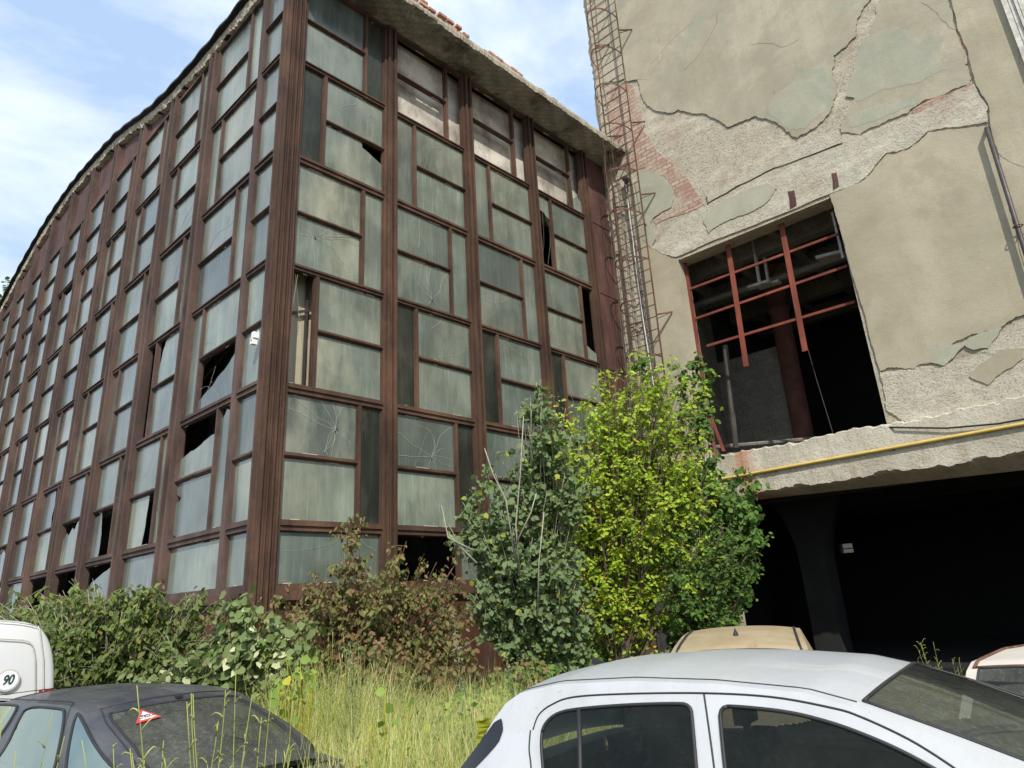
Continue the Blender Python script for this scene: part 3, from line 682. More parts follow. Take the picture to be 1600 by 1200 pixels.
# spalled edge along the building's left arris
mb = MB(); r = random.Random(5); pts = []
for i in range(120):
    z = 11+i*.11; pts.append((-9.985+r.uniform(-.02, .05)+.03*math.sin(z*3), z))
poly = [(-9.7, YB-.0, 11)]+[(a, YB-.0, b) for a, b in pts]+[(-9.7, YB-.0, pts[-1][1])]
mb.prism(poly, (0, -.056, 0)); mb.build('arris_render', 'rubble', fac)
# flanking old timber board at the right
bd = MB()
for k, (u0, u1, t_) in enumerate(((-.04, .05, .10), (.06, .13, .08), (.14, .19, .12), (.20, .42, .07), (.43, .5, .11))):
    bd.box(u0, u1, YB-.056-t_, YB-.056, EYE+8.8, TOPZ-1)
bd.build('timber_board', 'old_white_wood', fac)
# reveal lining of the window
mb = MB(); mb.box(WL-.05, WL+.003, YB-.025, YB+.5, SLT, WT); mb.build('window_reveal', 'plaster', fac)
mb = MB(); r = random.Random(31)
for (px, py), a, n_, dpt in (((1120, 20), -1.1, 26, .037), ((1440, 5), -1.5, 18, .035), ((1590, 560), 2.9, 14, .041), ((1560, 240), -1.4, 26, .056), ((1250, 60), -2.5, 20, .037), ((1030, 60), -1.7, 14, .037), ((1210, 180), 1.2, 10, .037), ((1580, 30), -1.8, 16, .056)):
    w = onY(px, py, YB); x, z = w[0], w[2]; pts = [(x, z)]
    for i in range(n_): a += r.uniform(-.35, .35); x += math.cos(a)*.07; z += math.sin(a)*.07; pts.append((x, z))
    for (xa, za), (xb, zb2) in zip(pts, pts[1:]):
        if xb > -9.9: mb.bar((xa, YB-dpt, za), (xb, YB-dpt, zb2), .004*r.uniform(.5, 1.3), .004, up=(0, 1, 0))
mb.build('hairline_crack', 'roof_felt', fac)
# slab / edge beam over the yard entrance
RUSTX = float(onY(1175, 740, YB)[0])-fac.location[0]
spattered()
def slab():
    mb = MB(); n = 500; rows_ = []; gg = np.random.default_rng(2)
    def wob(k, amp): q_ = np.convolve(gg.normal(size=n+1+k), np.ones(k)/k, 'valid')[:n+1]; return q_/q_.std()*amp
    wt, wt2, wb1, wb2, wf = wob(14, .014), wob(3, .005), wob(10, .012), wob(3, .006), wob(40, .006)
    for i in range(n+1):
        x = -8.3+(XR+8.3)*i/n
        nz = .016*math.sin(x*2.3)+.012*math.sin(x*7+1)+.010*math.sin(x*23)+wt[i]+wt2[i]-(.03 if math.sin(x*5.1)+math.sin(x*3.3+1) > 1.3 else 0); nb = .014*math.sin(x*3.1+2)+.010*math.sin(x*17)+wb1[i]+wb2[i]+(.035 if math.sin(x*4.1)+math.sin(x*7.3+1) > 1.4 else 0)
        rows_.append([(x, YB+.3, SLT+.01+nz*.4), (x, YB-.20, SLT-.01+nz), (x, YB-.24+wf[i], SLT-.04+nz*1.1), (x, YB-.262, (SLT+SLB)/2), (x, YB-.255+wf[i], SLB+.03+nb), (x, YB-.16, SLB+nb*.6), (x, YB+.6, SLB-.001*i)])
    w_ = 7; mb.add([p for q in rows_ for p in q], [(i*w_+j, i*w_+j+1, (i+1)*w_+j+1, (i+1)*w_+j) for i in range(n) for j in range(w_-1)])
    mb.f += [[0, 1, 2, 3, 4, 5, 6]]; mb.m += [0]; mb.t += [(0, 0, 0)]
    mb.build('edge_beam', 'slab_concrete', fac)
slab()
# window steel grid
mb = MB(); YW = YB+.30
def wp(px, py): w = onY(px, py, YW); return Vector((w[0], YW, w[2]))
for a, b in (((1070.6, 455), (1311, 365.6)), ((1077, 502), (1324, 416)), ((1105, 541), (1336, 472))):
    A, B = wp(*a), wp(*b); mb.bar(A, B, .05, .045); mb.bar(A+Vector((0, .0, .028)), B+Vector((0, .0, .028)), .02, .03)
for a, b in (((1138, 382), (1167, 573)), ((1221.6, 350), (1259, 549))):
    A, B = wp(*a), wp(*b); mb.bar(A+Vector((-.03, -.03, 0)), B+Vector((-.03, -.03, 0)), .035, .06); mb.bar(A+Vector((.03, -.03, 0)), B+Vector((.03, -.03, 0)), .035, .06); mb.bar(A+Vector((0, -.01, 0)), B+Vector((0, -.01, 0)), .03, .03)
mb.bar(Vector((WL+.05, YW, SLT)), Vector((WL+.05, YW, WT)), .07, .06)
mb.build('window_grid', 'red_paint', fac)
mb = MB(); mb.bar(wp(1096, 612), wp(1131, 705), .08, .05); mb.build('bent_bar', 'red_paint', fac)
mb = MB(); A = Vector((WR-.06, YW+.1, WT-.1)); mb.bar(A, A+Vector((0, 0, -1.5)), .07, .05); mb.bar(A+Vector((-.15, .1, 0)), A+Vector((-.15, .1, -1.2)), .04, .05); mb.build('side_bar', 'pale_metal', fac)
# room behind the window
mb = MB(); r = random.Random(77)
for i in range(90):
    x, y, a_ = r.uniform(-8.6, -3.6), YB+r.uniform(.5, 2.6), r.uniform(.04, .16); mb.box(x-a_, x+a_, y-a_*.7, y+a_*.7, SLT-.02, SLT+a_*r.uniform(.4, 1.1))
mb.build('rubble_heap', 'crumbled', fac)
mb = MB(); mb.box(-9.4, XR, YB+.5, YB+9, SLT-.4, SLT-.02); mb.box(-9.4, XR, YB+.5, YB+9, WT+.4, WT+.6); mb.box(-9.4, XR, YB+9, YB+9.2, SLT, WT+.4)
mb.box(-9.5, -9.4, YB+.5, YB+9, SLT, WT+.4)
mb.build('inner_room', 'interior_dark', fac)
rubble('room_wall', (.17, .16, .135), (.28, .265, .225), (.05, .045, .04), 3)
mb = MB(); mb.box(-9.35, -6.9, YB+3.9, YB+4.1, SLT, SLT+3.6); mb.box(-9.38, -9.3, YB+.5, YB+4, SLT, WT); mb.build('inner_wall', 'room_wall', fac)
def column(x, y, z0, z1, mat, r=.22):
    mb = MB(); prof = [(r, z0), (r, z1-1.3), (r*1.15, z1-1.28), (r*1.15, z1-1.15), (r*.95, z1-1.12), (r*1.0, z1-.9), (r*1.7, z1-.3), (r*2.3, z1)]
    mb.grid(lambda u, v: (x+np.interp(v, np.linspace(0, 1, 8), [p[0] for p in prof])*math.cos(u*6.2832), y+np.interp(v, np.linspace(0, 1, 8), [p[0] for p in prof])*math.sin(u*6.2832), np.interp(v, np.linspace(0, 1, 8), [p[1] for p in prof])), 20, 7)
    mb.build('column', mat, fac, True)
simple('column_red', (.10, .04, .028), .9, .4, 2, .3)
column(-7.0, YB+3.6, SLT, WT+.4, 'column_red', .26); column(-3.8, YB+5.2, SLT, WT+.4, 'room_wall')
mb = MB()
for k in range(4): mb.box(-9.2, XR, YB+1.2+2*k, YB+1.5+2*k, WT-.1, WT+.4)
for k in range(6): mb.box(-8.9+1.5*k, -8.7+1.5*k, YB+.6, YB+8, WT+.15, WT+.4)
mb.tube([(-9, YB+2.0, WT-.5), (-3, YB+2.2, WT-.55)], .09, 8); mb.tube([(-8.8, YB+1.5, SLT+.35), (-4, YB+3.4, SLT+.2)], .06); mb.tube([(-8.8, YB+1.2, SLT+.55), (-4, YB+3.2, SLT+.35)], .05)
mb.build('ceiling_beam', 'room_wall', fac)
for px_, dy in ((1176, 1.2), (1190, 1.5)):
    mb = MB(); a = onY(px_, 375, YB+dy); b = onY(px_+12, 448, YB+dy); mb.bar(a, b, .08, .06)
    c_ = onY(px_-5, 450, YB+dy); d_ = onY(px_+28, 440, YB+dy); mb.bar(c_, d_, .22, .06); mb.build('hanging_hanger', 'pale_metal', fac)
mb = MB(); a = onY(1278, 405, YB+1.4); b = onY(1318, 395, YB+1.4); mb.bar(a, b, .3, .08)
mb.build('hanging_hanger', 'pale_metal', fac)
mb = MB(); mb.tube([onY(1262, 545, YB+1), onY(1275, 590, YB+1), onY(1303, 682, YB+.6)], .008, 5); mb.build('hanging_wire', 'drain_metal', fac); mb = MB(); mb.tube([onY(1133, 540, YB+.9), onY(1150, 700, YB+.9)], .07, 8); mb.build('inner_pipe', 'interior_wall', fac)
# undercroft
mb = MB(); sl = onY(1311, 850, YB+10); sr = onY(1334, 863, YB+10)
yb2 = YB+10
x0_, x1_, za, zb_ = float(sl[0]), float(sr[0]), float(sr[2]), float(sl[2])
mb.box(-14, x0_, yb2, yb2+.3, 0, SLB+.6); mb.box(x1_, 14, yb2, yb2+.3, 0, SLB+.6); mb.box(x0_, x1_, yb2, yb2+.3, 0, za); mb.box(x0_, x1_, yb2, yb2+.3, zb_, SLB+.6)
mb.box(x0_, x1_, yb2+.1, yb2+.13, (za+zb_)/2-.03, (za+zb_)/2+.0)
mb.box(13.8, 14, YB+.5, yb2, 0, SLB+.6); mb.box(-14, -9.98, YB+.6, YB+16, 0, .01)
mb.box(-9.4, 14, YB+.6, yb2, SLB+.25, SLB+.5); mb.box(-9.49, -9.42, YB+.6, yb2, 0, SLB+.5)
for k in range(5): mb.box(-9.4, 14, YB+.6+3*k, YB+.95+3*k, SLB-.12, SLB+.25)
for k in range(12): mb.box(-9.2+1.9*k, -9.0+1.9*k, YB+.95, yb2, SLB+.02, SLB+.25)
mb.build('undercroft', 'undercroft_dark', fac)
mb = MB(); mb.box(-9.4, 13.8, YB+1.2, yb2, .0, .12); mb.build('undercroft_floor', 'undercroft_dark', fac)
for x_, y_ in ((-6.75, YB+2.2), (-7.6, YB+4.6), (2.5, YB+3)):
    mb = MB()
    def colfn(u, v, x_=x_, y_=y_):
        a = [(.30, 0), (.30, .55), (.34, .7), (.55, .86), (.9, 1)]; rr_ = np.interp(v, [p[1] for p in a], [p[0] for p in a]); c, s = math.cos(u*6.2832), math.sin(u*6.2832)
        q_ = max(abs(c), abs(s)); return (x_+rr_*c/q_, y_+.30*s/q_, v*(SLB+.25))
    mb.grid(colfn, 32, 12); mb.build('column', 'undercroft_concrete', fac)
# ------------------------------------------------ drain pipe, gas pipe, cable
YP = YB-.20
dp = empty('drainpipe', tuple(onY(1545, 205, YP)), 0, 'dark metal drainpipe running down the cracked beige wall at the right', 'pipe')
mb = MB(); top = onY(1541, 198, YP-.0); xb = top[0]-.03
mb.tube([(top[0], YB-.02, top[2]+.06), (top[0], YP, top[2]-.02), (xb-.02, YP, EYE+5.4), (xb-.02, YP, SLT-.1)], .042, 12); mb.build('pipe', 'drain_metal', dp, True)
mb = MB(); mb.tube([(xb+.075*math.cos(t), YP+.075*math.sin(t), EYE+6.15) for t in np.linspace(0, 6.28, 13)], .012, 5)
mb.tube([(xb+.07, YP, EYE+6.15), (xb+.3, YB-.09, EYE+6.2), (xb+.6, YB-.07, EYE+6.25)], .01, 5); mb.build('clamp', 'ladder_rust', dp)
a, b = onY(1108, 752, YB-.31), onY(1600, 662, YB-.31); a = np.array(a); b = np.array(b); dr = (b-a)/(b[0]-a[0])
gp = empty('gas_pipe', tuple(a), 0, 'thin yellow gas pipe fixed along the concrete beam above the dark entrance', 'pipe')
mb = MB(); mb.tube([a+dr*t for t in np.linspace(-.2, 9, 20)], .034, 10); mb.build('pipe', 'yellow_pipe', gp, True)
mb = MB()
for t in (1.6, 4.0, 6.2): p = a+dr*t; mb.box(p[0]-.02, p[0]+.02, YB-.32, YB-.24, p[2]-.05, p[2]-.034)
mb.build('bracket', 'drain_metal', gp)
mb = MB(); pts = [onY(1368, 667, YB-.1), onY(1400, 668, YB-.30), onY(1480, 669, YB-.32), onY(1560, 662, YB-.32), onY(1605, 654, YB-.32), onY(1760, 630, YB-.32)]
mb.tube(pts, .017, 6); tag(mb.build('black_cable', 'cable_black'), 'thin black cable sagging just above the yellow pipe', 'cable')
# ------------------------------------------------ caged ladder
YL = 14.9
lad = empty('caged_ladder', (-9, YL, 5), 0, 'rusty caged steel ladder climbing the corner of the rendered block', 'ladder')
LX, RXx = -9.47, -8.62
mb = MB(); mb.bar((LX, YL, 5.2), (LX-.02, YL, 23), .05, .02); mb.build('rail', 'ladder_rust', lad)
mb = MB(); mb.bar((RXx, YL, 3.6), (RXx+.03, YL, 23), .05, .02); mb.build('rail', 'ladder_rust', lad)
mb = MB(); z = 5.5
while z < 22.9: mb.tube([(LX, YL, z), (RXx, YL, z+random.uniform(-.01, .01))], .013, 6); z += .34
mb.build('rungs', 'ladder_rust', lad)
zh = 7.45; k = 0
while zh < 22:
    w = RXx-LX; cx_ = (LX+RXx)/2; mb = MB(); tl = random.uniform(-.10, .12)
    pts = [(cx_+(w/2+.0)*math.cos(t)*(-1), YL-.72*math.sin(t)-.0, zh+tl*math.sin(t)) for t in np.linspace(0, math.pi, 17)]
    if k == 1: pts = pts[:12]
    for p, q_ in zip(pts, pts[1:]): mb.bar(p, q_, .012, .05)
    mb.build('hoop', 'ladder_rust', lad); zh += 1.38; k += 1
for i, t in enumerate((.55, 1.25, 1.9, 2.6)):
    mb = MB(); pts = []
    for z in np.arange(5.4 if i != 1 else 7, 22.5, .5): pts.append(((LX+RXx)/2-(RXx-LX)/2*math.cos(t)+random.uniform(-.02, .02), YL-.72*math.sin(t)+random.uniform(-.02, .02), z))
    mb.tube(pts, .009, 5); mb.build('cage_strap', 'ladder_rust', lad)
for z in (8.6, 12.2, 14.6, 18):
    for x_ in (LX, RXx):
        mb = MB(); mb.bar((x_, YL, z), (x_+.25, YB-.05, z+.1), .04, .03); mb.bar((x_+.25, YB-.06, z+.1), (x_, YL, z-.12), .02, .02); mb.build('bracket', 'ladder_rust', lad)
# pipe and cables beside ladder
mb = MB(); x_ = -9.55
mb.tube([(x_, YB-.15, 2.5), (x_, YB-.15, 13.0)], .085, 10); mb.box(x_-.14, x_+.1, YB-.08, YB, 2.5, 13.2)
tag(mb.build('chimney_duct', 'concrete'), 'old grey render-crusted downpipe standing behind the caged ladder', 'pipe')
mb = MB(); mb.tube([(-9.22, YB-.12, 13.2), (-9.2, YB-.18, 12.9), (-9.18, YB-.1, 9.2), (-9.15, YB-.1, 4)], .035, 7); mb.tube([(-9.25, YB-.1, 13.2), (-9.1, YB-.22, 13.0)], .09, 8)
tag(mb.build('vent_pipe', 'drain_metal'), 'thin dark pipe with bent head fixed behind the ladder rungs', 'pipe')
mb = MB(); mb.tube([(-9.0, YL-.05, 12.2), (-8.98, YL-.1, 9), (-8.86, YL-.05, 4.4)], .016, 6)
tag(mb.build('white_cable', 'old_white_wood'), 'pale cable hanging down in front of the ladder rungs', 'cable')
#==PART2==
# ================================================================== VEHICLES
class Frame:
    def __init__(s, x, y, h, z=0): s.o = np.array([x, y, z]); c, n = math.cos(h), math.sin(h); s.X = np.array([c, n, 0]); s.Y = np.array([-n, c, 0]); s.h = h
    def loc(s, p): d = np.array(p)-s.o; return np.array([d@s.X, d@s.Y, d[2]])
    def dir(s, d): return np.array([d@s.X, d@s.Y, d[2]])
def build_car(name, label, cat, fr, P, group=None):
    """local frame: x forward, y left, z up.  P: dict of shape parameters"""
    root = empty(name, tuple(fr.o), fr.h, label, cat, group)
    pt = P['paint']; Wd = P['w']; zb = P['belt']; k = P['tumble']; L0, L1 = P['rear'], P['front']
    def body_w(x):
        t = max(0, (x-(L1-.75))/.75); t2 = max(0, ((L0+.5)-x)/.5)
        return Wd*(1-.22*t**2.2-.14*t2**2.2)
    def gh_w(x):   # greenhouse narrows a little to both ends
        return body_w(x)-P.get('taper', .035)*((x-P['mid'])/1.2)**2
    def side(x, z, s, off=0):
        if z >= zb: y = gh_w(x)-(z-zb)*k-.10*(z-zb)**2*0
        else: y = body_w(x)-.03-.09*((zb-z-.28)/.5)**2+.03*min(1, (zb-z)/.06)
        return (x, s*(y+off), z)
    top = P['top']  # list of (x, z_edge) from tail base to windscreen base
    TX = [p[0] for p in top]; TZ = [p[1] for p in top]
    ze = lambda x: float(np.interp(x, TX, TZ))
    crown = P['crown']
    def topsurf(x, t, bulge):   # t in -1..1 across
        xx = x+bulge*(1-t*t); zz = ze(x); w = gh_w(x)-(zz-zb)*k
        rnd = .045*max(0, abs(t)-.86)/.14
        return (xx, t*w, zz+crown(x)*(1-abs(t)**2.4)+.0)
    rb, wb = P['roof']   # roof x-range at the edges
    def B(x): # forward/back bulge of cross lines
        return P['wbulge']*np.clip((x-P['mid'])/(wb-P['mid']), 0, 1.3)-P['rbulge']*np.clip((P['mid']-x)/(P['mid']-rb), 0, 1.3)
    mb = MB(); mb.grid(lambda u, v: topsurf(rb+(wb-rb)*u, 2*v-1, B(rb+(wb-rb)*u)), 40, 30)
    mb.build('roof', pt, root, True, (0, 0, 0))
    # windscreen and rear window with painted pillars either side
    ws0 = P['pillar']
    for nm, xa, xb, m in (('windscreen', wb, TX[-1], 'windscreen_glass'), ('rear_window', rb, TX[0], P['rearglass'])):
        ws = ws0 if nm == 'windscreen' else P.get('rpillar', ws0); f0 = .02 if nm == 'windscreen' else P.get('rstart', .02)
        mb = MB(); mb.grid(lambda u, v: topsurf(xa+(xb-xa)*(f0+(1-f0)*u), (2*v-1)*ws, B(xa+(xb-xa)*u)), 20, 24)
        if xb < xa: mb.f = [f[::-1] for f in mb.f]
        g = mb.build(nm, m, root, True, (0, 0, 0))
        mb = MB()
        for s in (-1, 1): mb.grid(lambda u, v: topsurf(xa+(xb-xa)*u, s*(ws+(1-ws)*v), B(xa+(xb-xa)*u)), 20, 4)
        mb.grid(lambda u, v: topsurf(xa+(xb-xa)*f0*u, (2*v-1)*ws, B(xa+(xb-xa)*f0*u)), 6, 24)
        mb.build('pillar', pt, root, True, (0, 0, 0))
        mb = MB()  # rubber seal
        c = [topsurf(xa+(xb-xa)*(f0+(1-f0)*q_), -ws, B(xa+(xb-xa)*q_)) for q_ in np.linspace(1, 0, 14)]+[topsurf(xa+(xb-xa)*f0, ws*q_, B(xa+(xb-xa)*f0)) for q_ in np.linspace(-1, 1, 20)]+[topsurf(xa+(xb-xa)*(f0+(1-f0)*q_), ws, B(xa+(xb-xa)*q_)) for q_ in np.linspace(0, 1, 14)]
        mb.tube([(p[0], p[1], p[2]+.002) for p in c], .007, 5); mb.build('seal', 'rubber', g, True, (0, 0, 0))
    # windows on the near side are traced on the glazing plane
    sg = P['near']
    def to_side(px, py):
        o = fr.loc(EYEP); d = fr.dir(ray(px, py)); z = 1.2; t = 1
        for i in range(12):
            x = min(max(o[0]+d[0]*t, L0), L1); w = side(x, min(max(z, .5), 1.5), sg)[1]
            t = (w-o[1])/d[1]; z = o[2]+d[2]*t
        return o[0]+d[0]*t, z
    def smooth_loop(pts, it=2):
        for _ in range(it):
            q_ = []
            for i in range(len(pts)):
                a, b = np.array(pts[i]), np.array(pts[(i+1) % len(pts)]); q_ += [tuple(a*.75+b*.25), tuple(a*.25+b*.75)]
            pts = q_
        return pts
    def inside(x, z, pl):
        r_ = np.zeros(x.shape, bool); n = len(pl)
        for i in range(n):
            (xa, za), (xb, zb2) = pl[i], pl[i-1]
            if za != zb2: r_ ^= ((za > z) != (zb2 > z)) & (x < (xb-xa)*(z-za)/(zb2-za)+xa)
        return r_
    LOOPS = [smooth_loop([to_side(*p) for p in poly]) for poly in P['windows']]
    # sides
    mb = MB()
    for s in (-1, 1):
        mb.grid(lambda u, v: side(L0+.05+(L1-L0-.1)*u, .28+(min(zb, P['deck'](L0+.05+(L1-L0-.1)*u))-.28)*v, s), 70, 10)
        nu, nv = 360, 72; vs_ = []; fs_ = []
        for i in range(nu+1):
            x = TX[0]+(TX[-1]-TX[0])*i/nu
            for j in range(nv+1): vs_.append(side(x, zb-.02+(ze(x)-zb+.02)*j/nv, s))
        gx = TX[0]+(TX[-1]-TX[0])*(np.arange(nu)+.5)/nu; gt = np.array([ze(x) for x in gx]); GX = np.repeat(gx[:, None], nv, 1); GZ = zb-.02+(gt[:, None]-zb+.02)*(np.arange(nv)[None]+.5)/nv
        hole = np.zeros((nu, nv), bool)
        for pl in LOOPS: hole |= inside(GX, GZ, pl)
        for i in range(nu):
            for j in range(nv):
                if not hole[i, j]: fs_.append((i*(nv+1)+j, (i+1)*(nv+1)+j, (i+1)*(nv+1)+j+1, i*(nv+1)+j+1))
        mb.add(vs_, fs_)
    def deckf(x, t):
        z = P['deck'](x); w = body_w(x); return (x, t*w*(1 if abs(t) < .99 else 1), z+.03*(1-t*t)-.03*max(0, abs(t)-.9)/.1)
    mb.grid(lambda u, v: deckf(TX[-1]-.1+(L1-.05-TX[-1]+.1)*u, 2*v-1), 16, 16)
    if TX[0]-L0 > .06: mb.grid(lambda u, v: deckf(L0+.05+(TX[0]-L0+.1)*u, 2*v-1), 10, 16)
    for xe, se in ((L0+.05, -1), (L1-.05, 1)):
        zt = P['deck'](xe)
        mb.grid(lambda u, v: (xe+se*.09*math.sin(math.pi*min(1, max(0, 1-u)))*(1-(2*v-1)**2*.5), (2*v-1)*body_w(xe), .28+(zt-.28)*u), 8, 16)
    mb.build('body', pt, root, True, (0, 0, 0))
    def surf_fill(poly):
        xs_ = [p[0] for p in poly]; rows = []; n = len(poly)
        for x in np.linspace(min(xs_)+.001, max(xs_)-.001, 34):
            zs = []
            for i in range(n):
                (xa, za), (xb, zb2) = poly[i], poly[(i+1) % n]
                if (xa-x)*(xb-x) <= 0 and xa != xb: zs.append(za+(zb2-za)*(x-xa)/(xb-xa))
            if zs: rows.append([(x, min(zs)+(max(zs)-min(zs))*j/8) for j in range(9)])
        return rows
    def panel(nm, m, poly2, off, th, parent=root):
        mb = MB(); rows = surf_fill(poly2)
        mb.add([side(a, b, sg, off) for r_ in rows for a, b in r_], [(i*9+j, (i+1)*9+j, (i+1)*9+j+1, i*9+j+1) for i in range(len(rows)-1) for j in range(8)])
        return mb.build(nm, m, parent, True, (0, 0, 0))
    for poly in P['windows']:
        pl = smooth_loop([to_side(*p) for p in poly]); c = np.mean(pl, 0)
        g = panel('side_window', P.get('sideglass', 'car_glass'), pl, .005, .004)
        mb = MB(); lp = [side(a, b, sg, .006) for a, b in pl]; mb.tube(lp+[lp[0]], P.get('seal', .008), 6); mb.build('seal', 'rubber', g, True, (0, 0, 0))
    for strip in P.get('pillars', []):
        mb = MB(); q_ = [to_side(*p) for p in strip]; mb.tube([side(a, b, sg, .006) for a, b in q_], .011, 5); mb.build('divider', 'rubber', root, True, (0, 0, 0))
    mb = MB()
    for ln in P['gaps']:
        q_ = [to_side(*p) for p in ln]
        q2 = [q_[0]]
        for i in range(1, len(q_)):
            p0, p1, p2, p3 = [np.array(q_[min(max(k_, 0), len(q_)-1)]) for k_ in (i-2, i-1, i, i+1)]
            for u_ in (.2, .4, .6, .8, 1): q2.append(tuple(.5*((2*p1)+(-p0+p2)*u_+(2*p0-5*p1+4*p2-p3)*u_**2+(-p0+3*p1-3*p2+p3)*u_**3)))
        mb.tube([side(a, b, sg, .0005) for a, b in q2], .0038, 5)
    mb.build('door_gap', 'rubber', root, True, (0, 0, 0))
    for nm_, mt_, poly in P.get('extras', []): panel(nm_, mt_, smooth_loop([to_side(*p) for p in poly], 1), .004, .004)
    # far-side windows, plain mirrored copies of the traced ones
    for poly in P['windows']:
        pl = smooth_loop([to_side(*p) for p in poly]); mb = MB(); sg2 = -sg
        rows = surf_fill(pl); mb.add([side(a, b, sg2, .005) for r_ in rows for a, b in r_], [(i*9+j, i*9+j+1, (i+1)*9+j+1, (i+1)*9+j) for i in range(len(rows)-1) for j in range(8)]); mb.build('side_window', 'car_glass', root, False, (0, 0, 0))
    # cabin
    mb = MB(); iw = P['w']-.14; x0c, x1c = TX[0]+.15, TX[-1]-.1; zc = zb-.10
    mb.box(x0c, x1c, -iw, iw, .30, .42); mb.box(x1c-.35, x1c, -iw, iw, .42, zc+.06); mb.box(x0c, x0c+.45, -iw, iw, .42, zc-.02)
    mb.box(x0c, x1c, -iw-.03, -iw, .42, zb-.04); mb.box(x0c, x1c, iw, iw+.03, .42, zb-.04); mb.build('cabin', 'cabin_trim', root, False, (0, 0, 0))
    def seatfn(xs_, ys_, wd, tp):
        def f(u, v):
            a = u*6.2832; ex = .35; c_, s_ = math.cos(a), math.sin(a); px_ = .07*np.sign(c_)*abs(c_)**ex; py_ = wd*np.sign(s_)*abs(s_)**ex; k_ = 1-.25*v**4
            return (xs_+px_-.22*v, ys_+py_*k_, .42+(tp-.42)*v)
        return f
    for ys_ in (-.36, .36):
        mb = MB(); tp = zb+.10; mb.grid(seatfn(P['mid']+.18, ys_, .24, tp), 20, 10); mb.box(P['mid']-.12, P['mid']-.04, ys_-.17, ys_+.17, tp-.06, tp-.01)
        mb.box(P['mid']-.11, P['mid']-.05, ys_-.11, ys_+.11, tp+.04, tp+.17); mb.box(P['mid']-.085, P['mid']-.075, ys_-.05, ys_+.05, tp-.05, tp+.05)
        mb.box(P['mid']+.10, P['mid']+.55, ys_-.24, ys_+.24, .42, .56); mb.build('seat', 'cabin_seat', root, False, (0, 0, 0))
    mb = MB(); mb.grid(seatfn(x0c+.62, 0, .58, zb+.02), 24, 8); mb.box(x0c+.5, x0c+1.0, -.58, .58, .42, .56); mb.build('rear_bench', 'cabin_seat', root, False, (0, 0, 0))
    mb = MB(); xs_ = x1c-.45; mb.tube([(xs_-.08*math.sin(a), -sg*(-.36)*1+.19*math.cos(a), zb-.0+.17*math.sin(a)) for a in np.linspace(0, 6.2832, 21)], .015, 6); mb.build('steering_wheel', 'rubber', root, True, (0, 0, 0))
    # wheels
    for wx in (L0+.78, L1-.82):
        for s in (-1, 1):
            mb = MB(); yy = s*(Wd-.10); mb.grid(lambda u, v: (wx+np.interp(v, [0, .15, .3, .7, .85, 1], [.20, .28, .30, .30, .28, .20])*math.cos(u*6.2832), yy+s*np.interp(v, [0, .3, .7, 1], [-.09, -.1, .1, .09]), .30+np.interp(v, [0, .15, .3, .7, .85, 1], [.20, .28, .30, .30, .28, .20])*math.sin(u*6.2832)), 28, 8)
            w_ = mb.build('wheel', 'rubber', root, True, (0, 0, 0))
            mb = MB(); mb.tube([(wx, yy-s*.05, .30), (wx, yy+s*.075, .30)], .20, 20); mb.build('rim', 'chrome_rim', w_, False, (0, 0, 0))
    for s in (-1, 1):
        mb = MB(); mb.box(L0-.01, L0+.12, s*(Wd-.28), s*(Wd-.10), .62, .82); mb.build('tail_light', 'lamp_red', root, False, (0, 0, 0))
        mb = MB(); mb.box(L1-.16, L1-.02, s*(Wd-.42), s*(Wd-.22), .58, .74); mb.build('headlight', 'lamp_clear', root, False, (0, 0, 0))
    root['side_fn'] = 0
    del root['side_fn']
    return root, dict(top=topsurf, side=side, B=B, to_side=to_side, ze=ze)
smoothcrown = lambda c: (lambda x: c)
# --- white hatchback, foreground right
frw = Frame(-1.798, 3.541, R(8.1))
white, fw = build_car('white_hatchback', 'white hatchback with dark windows and a dusty roof in the right foreground', 'car', frw, dict(
    paint='paint_white', w=.955, belt=.94, tumble=.40, rear=-1.36, front=2.05, mid=-.1, taper=.05,
    top=[(-1.19, .95), (-1.13, 1.03), (-1.00, 1.22), (-.93, 1.30), (-.85, 1.345), (-.64, 1.385), (-.26, 1.405), (.1, 1.40), (.45, 1.375), (.637, 1.33), (.917, 1.235), (1.317, 1.09), (1.537, .96)],
    crown=lambda x: .045, roof=(-.93, .617), wbulge=.05, rbulge=.05, pillar=.90, rpillar=.985, rstart=.42, rearglass='car_glass',
    deck=lambda x: float(np.interp(x, [-1.4, -1.2, 1.5, 1.9, 2.05], [.88, .94, .96, .80, .66])), near=-1, extras=[('rear_glass_edge', 'gloss_black', [(784, 1113), (788, 1148), (770, 1172), (740, 1203), (712, 1235), (690, 1240), (742, 1172)])],
    windows=[[(846, 1152), (852, 1130), (872, 1113), (905, 1107), (980, 1101), (1050, 1099), (1080, 1100), (1083, 1130), (1089, 1200), (1092, 1250), (980, 1262), (868, 1262), (850, 1205)],
             [(1125, 1103), (1160, 1104), (1234, 1112), (1290, 1126), (1335, 1141), (1400, 1168), (1460, 1200), (1540, 1250), (1340, 1262), (1142, 1262), (1134, 1200), (1128, 1140)]],
    pillars=[[(906, 1106), (908, 1200), (912, 1260)]],
    gaps=[[(833, 1140), (842, 1117), (862, 1101), (897, 1089), (981, 1084), (1100, 1083), (1206, 1089), (1300, 1106), (1345, 1120), (1420, 1155), (1487, 1197), (1530, 1230)], [(1100, 1084), (1108, 1140), (1116, 1200), (1122, 1260)], [(829, 1141), (827, 1170), (830, 1200), (840, 1260)]]))
mb = MB()
for s in (-1, 1):
    mb = MB(); pts = []
    for x in np.linspace(-.88, .62, 30):
        p = fw['top'](x, s*.93, fw['B'](x)); pts.append((p[0], p[1], p[2]+.0005))
    mb.tube(pts, .004, 5); mb.build('roof_seam', 'rubber', white, True, (0, 0, 0))
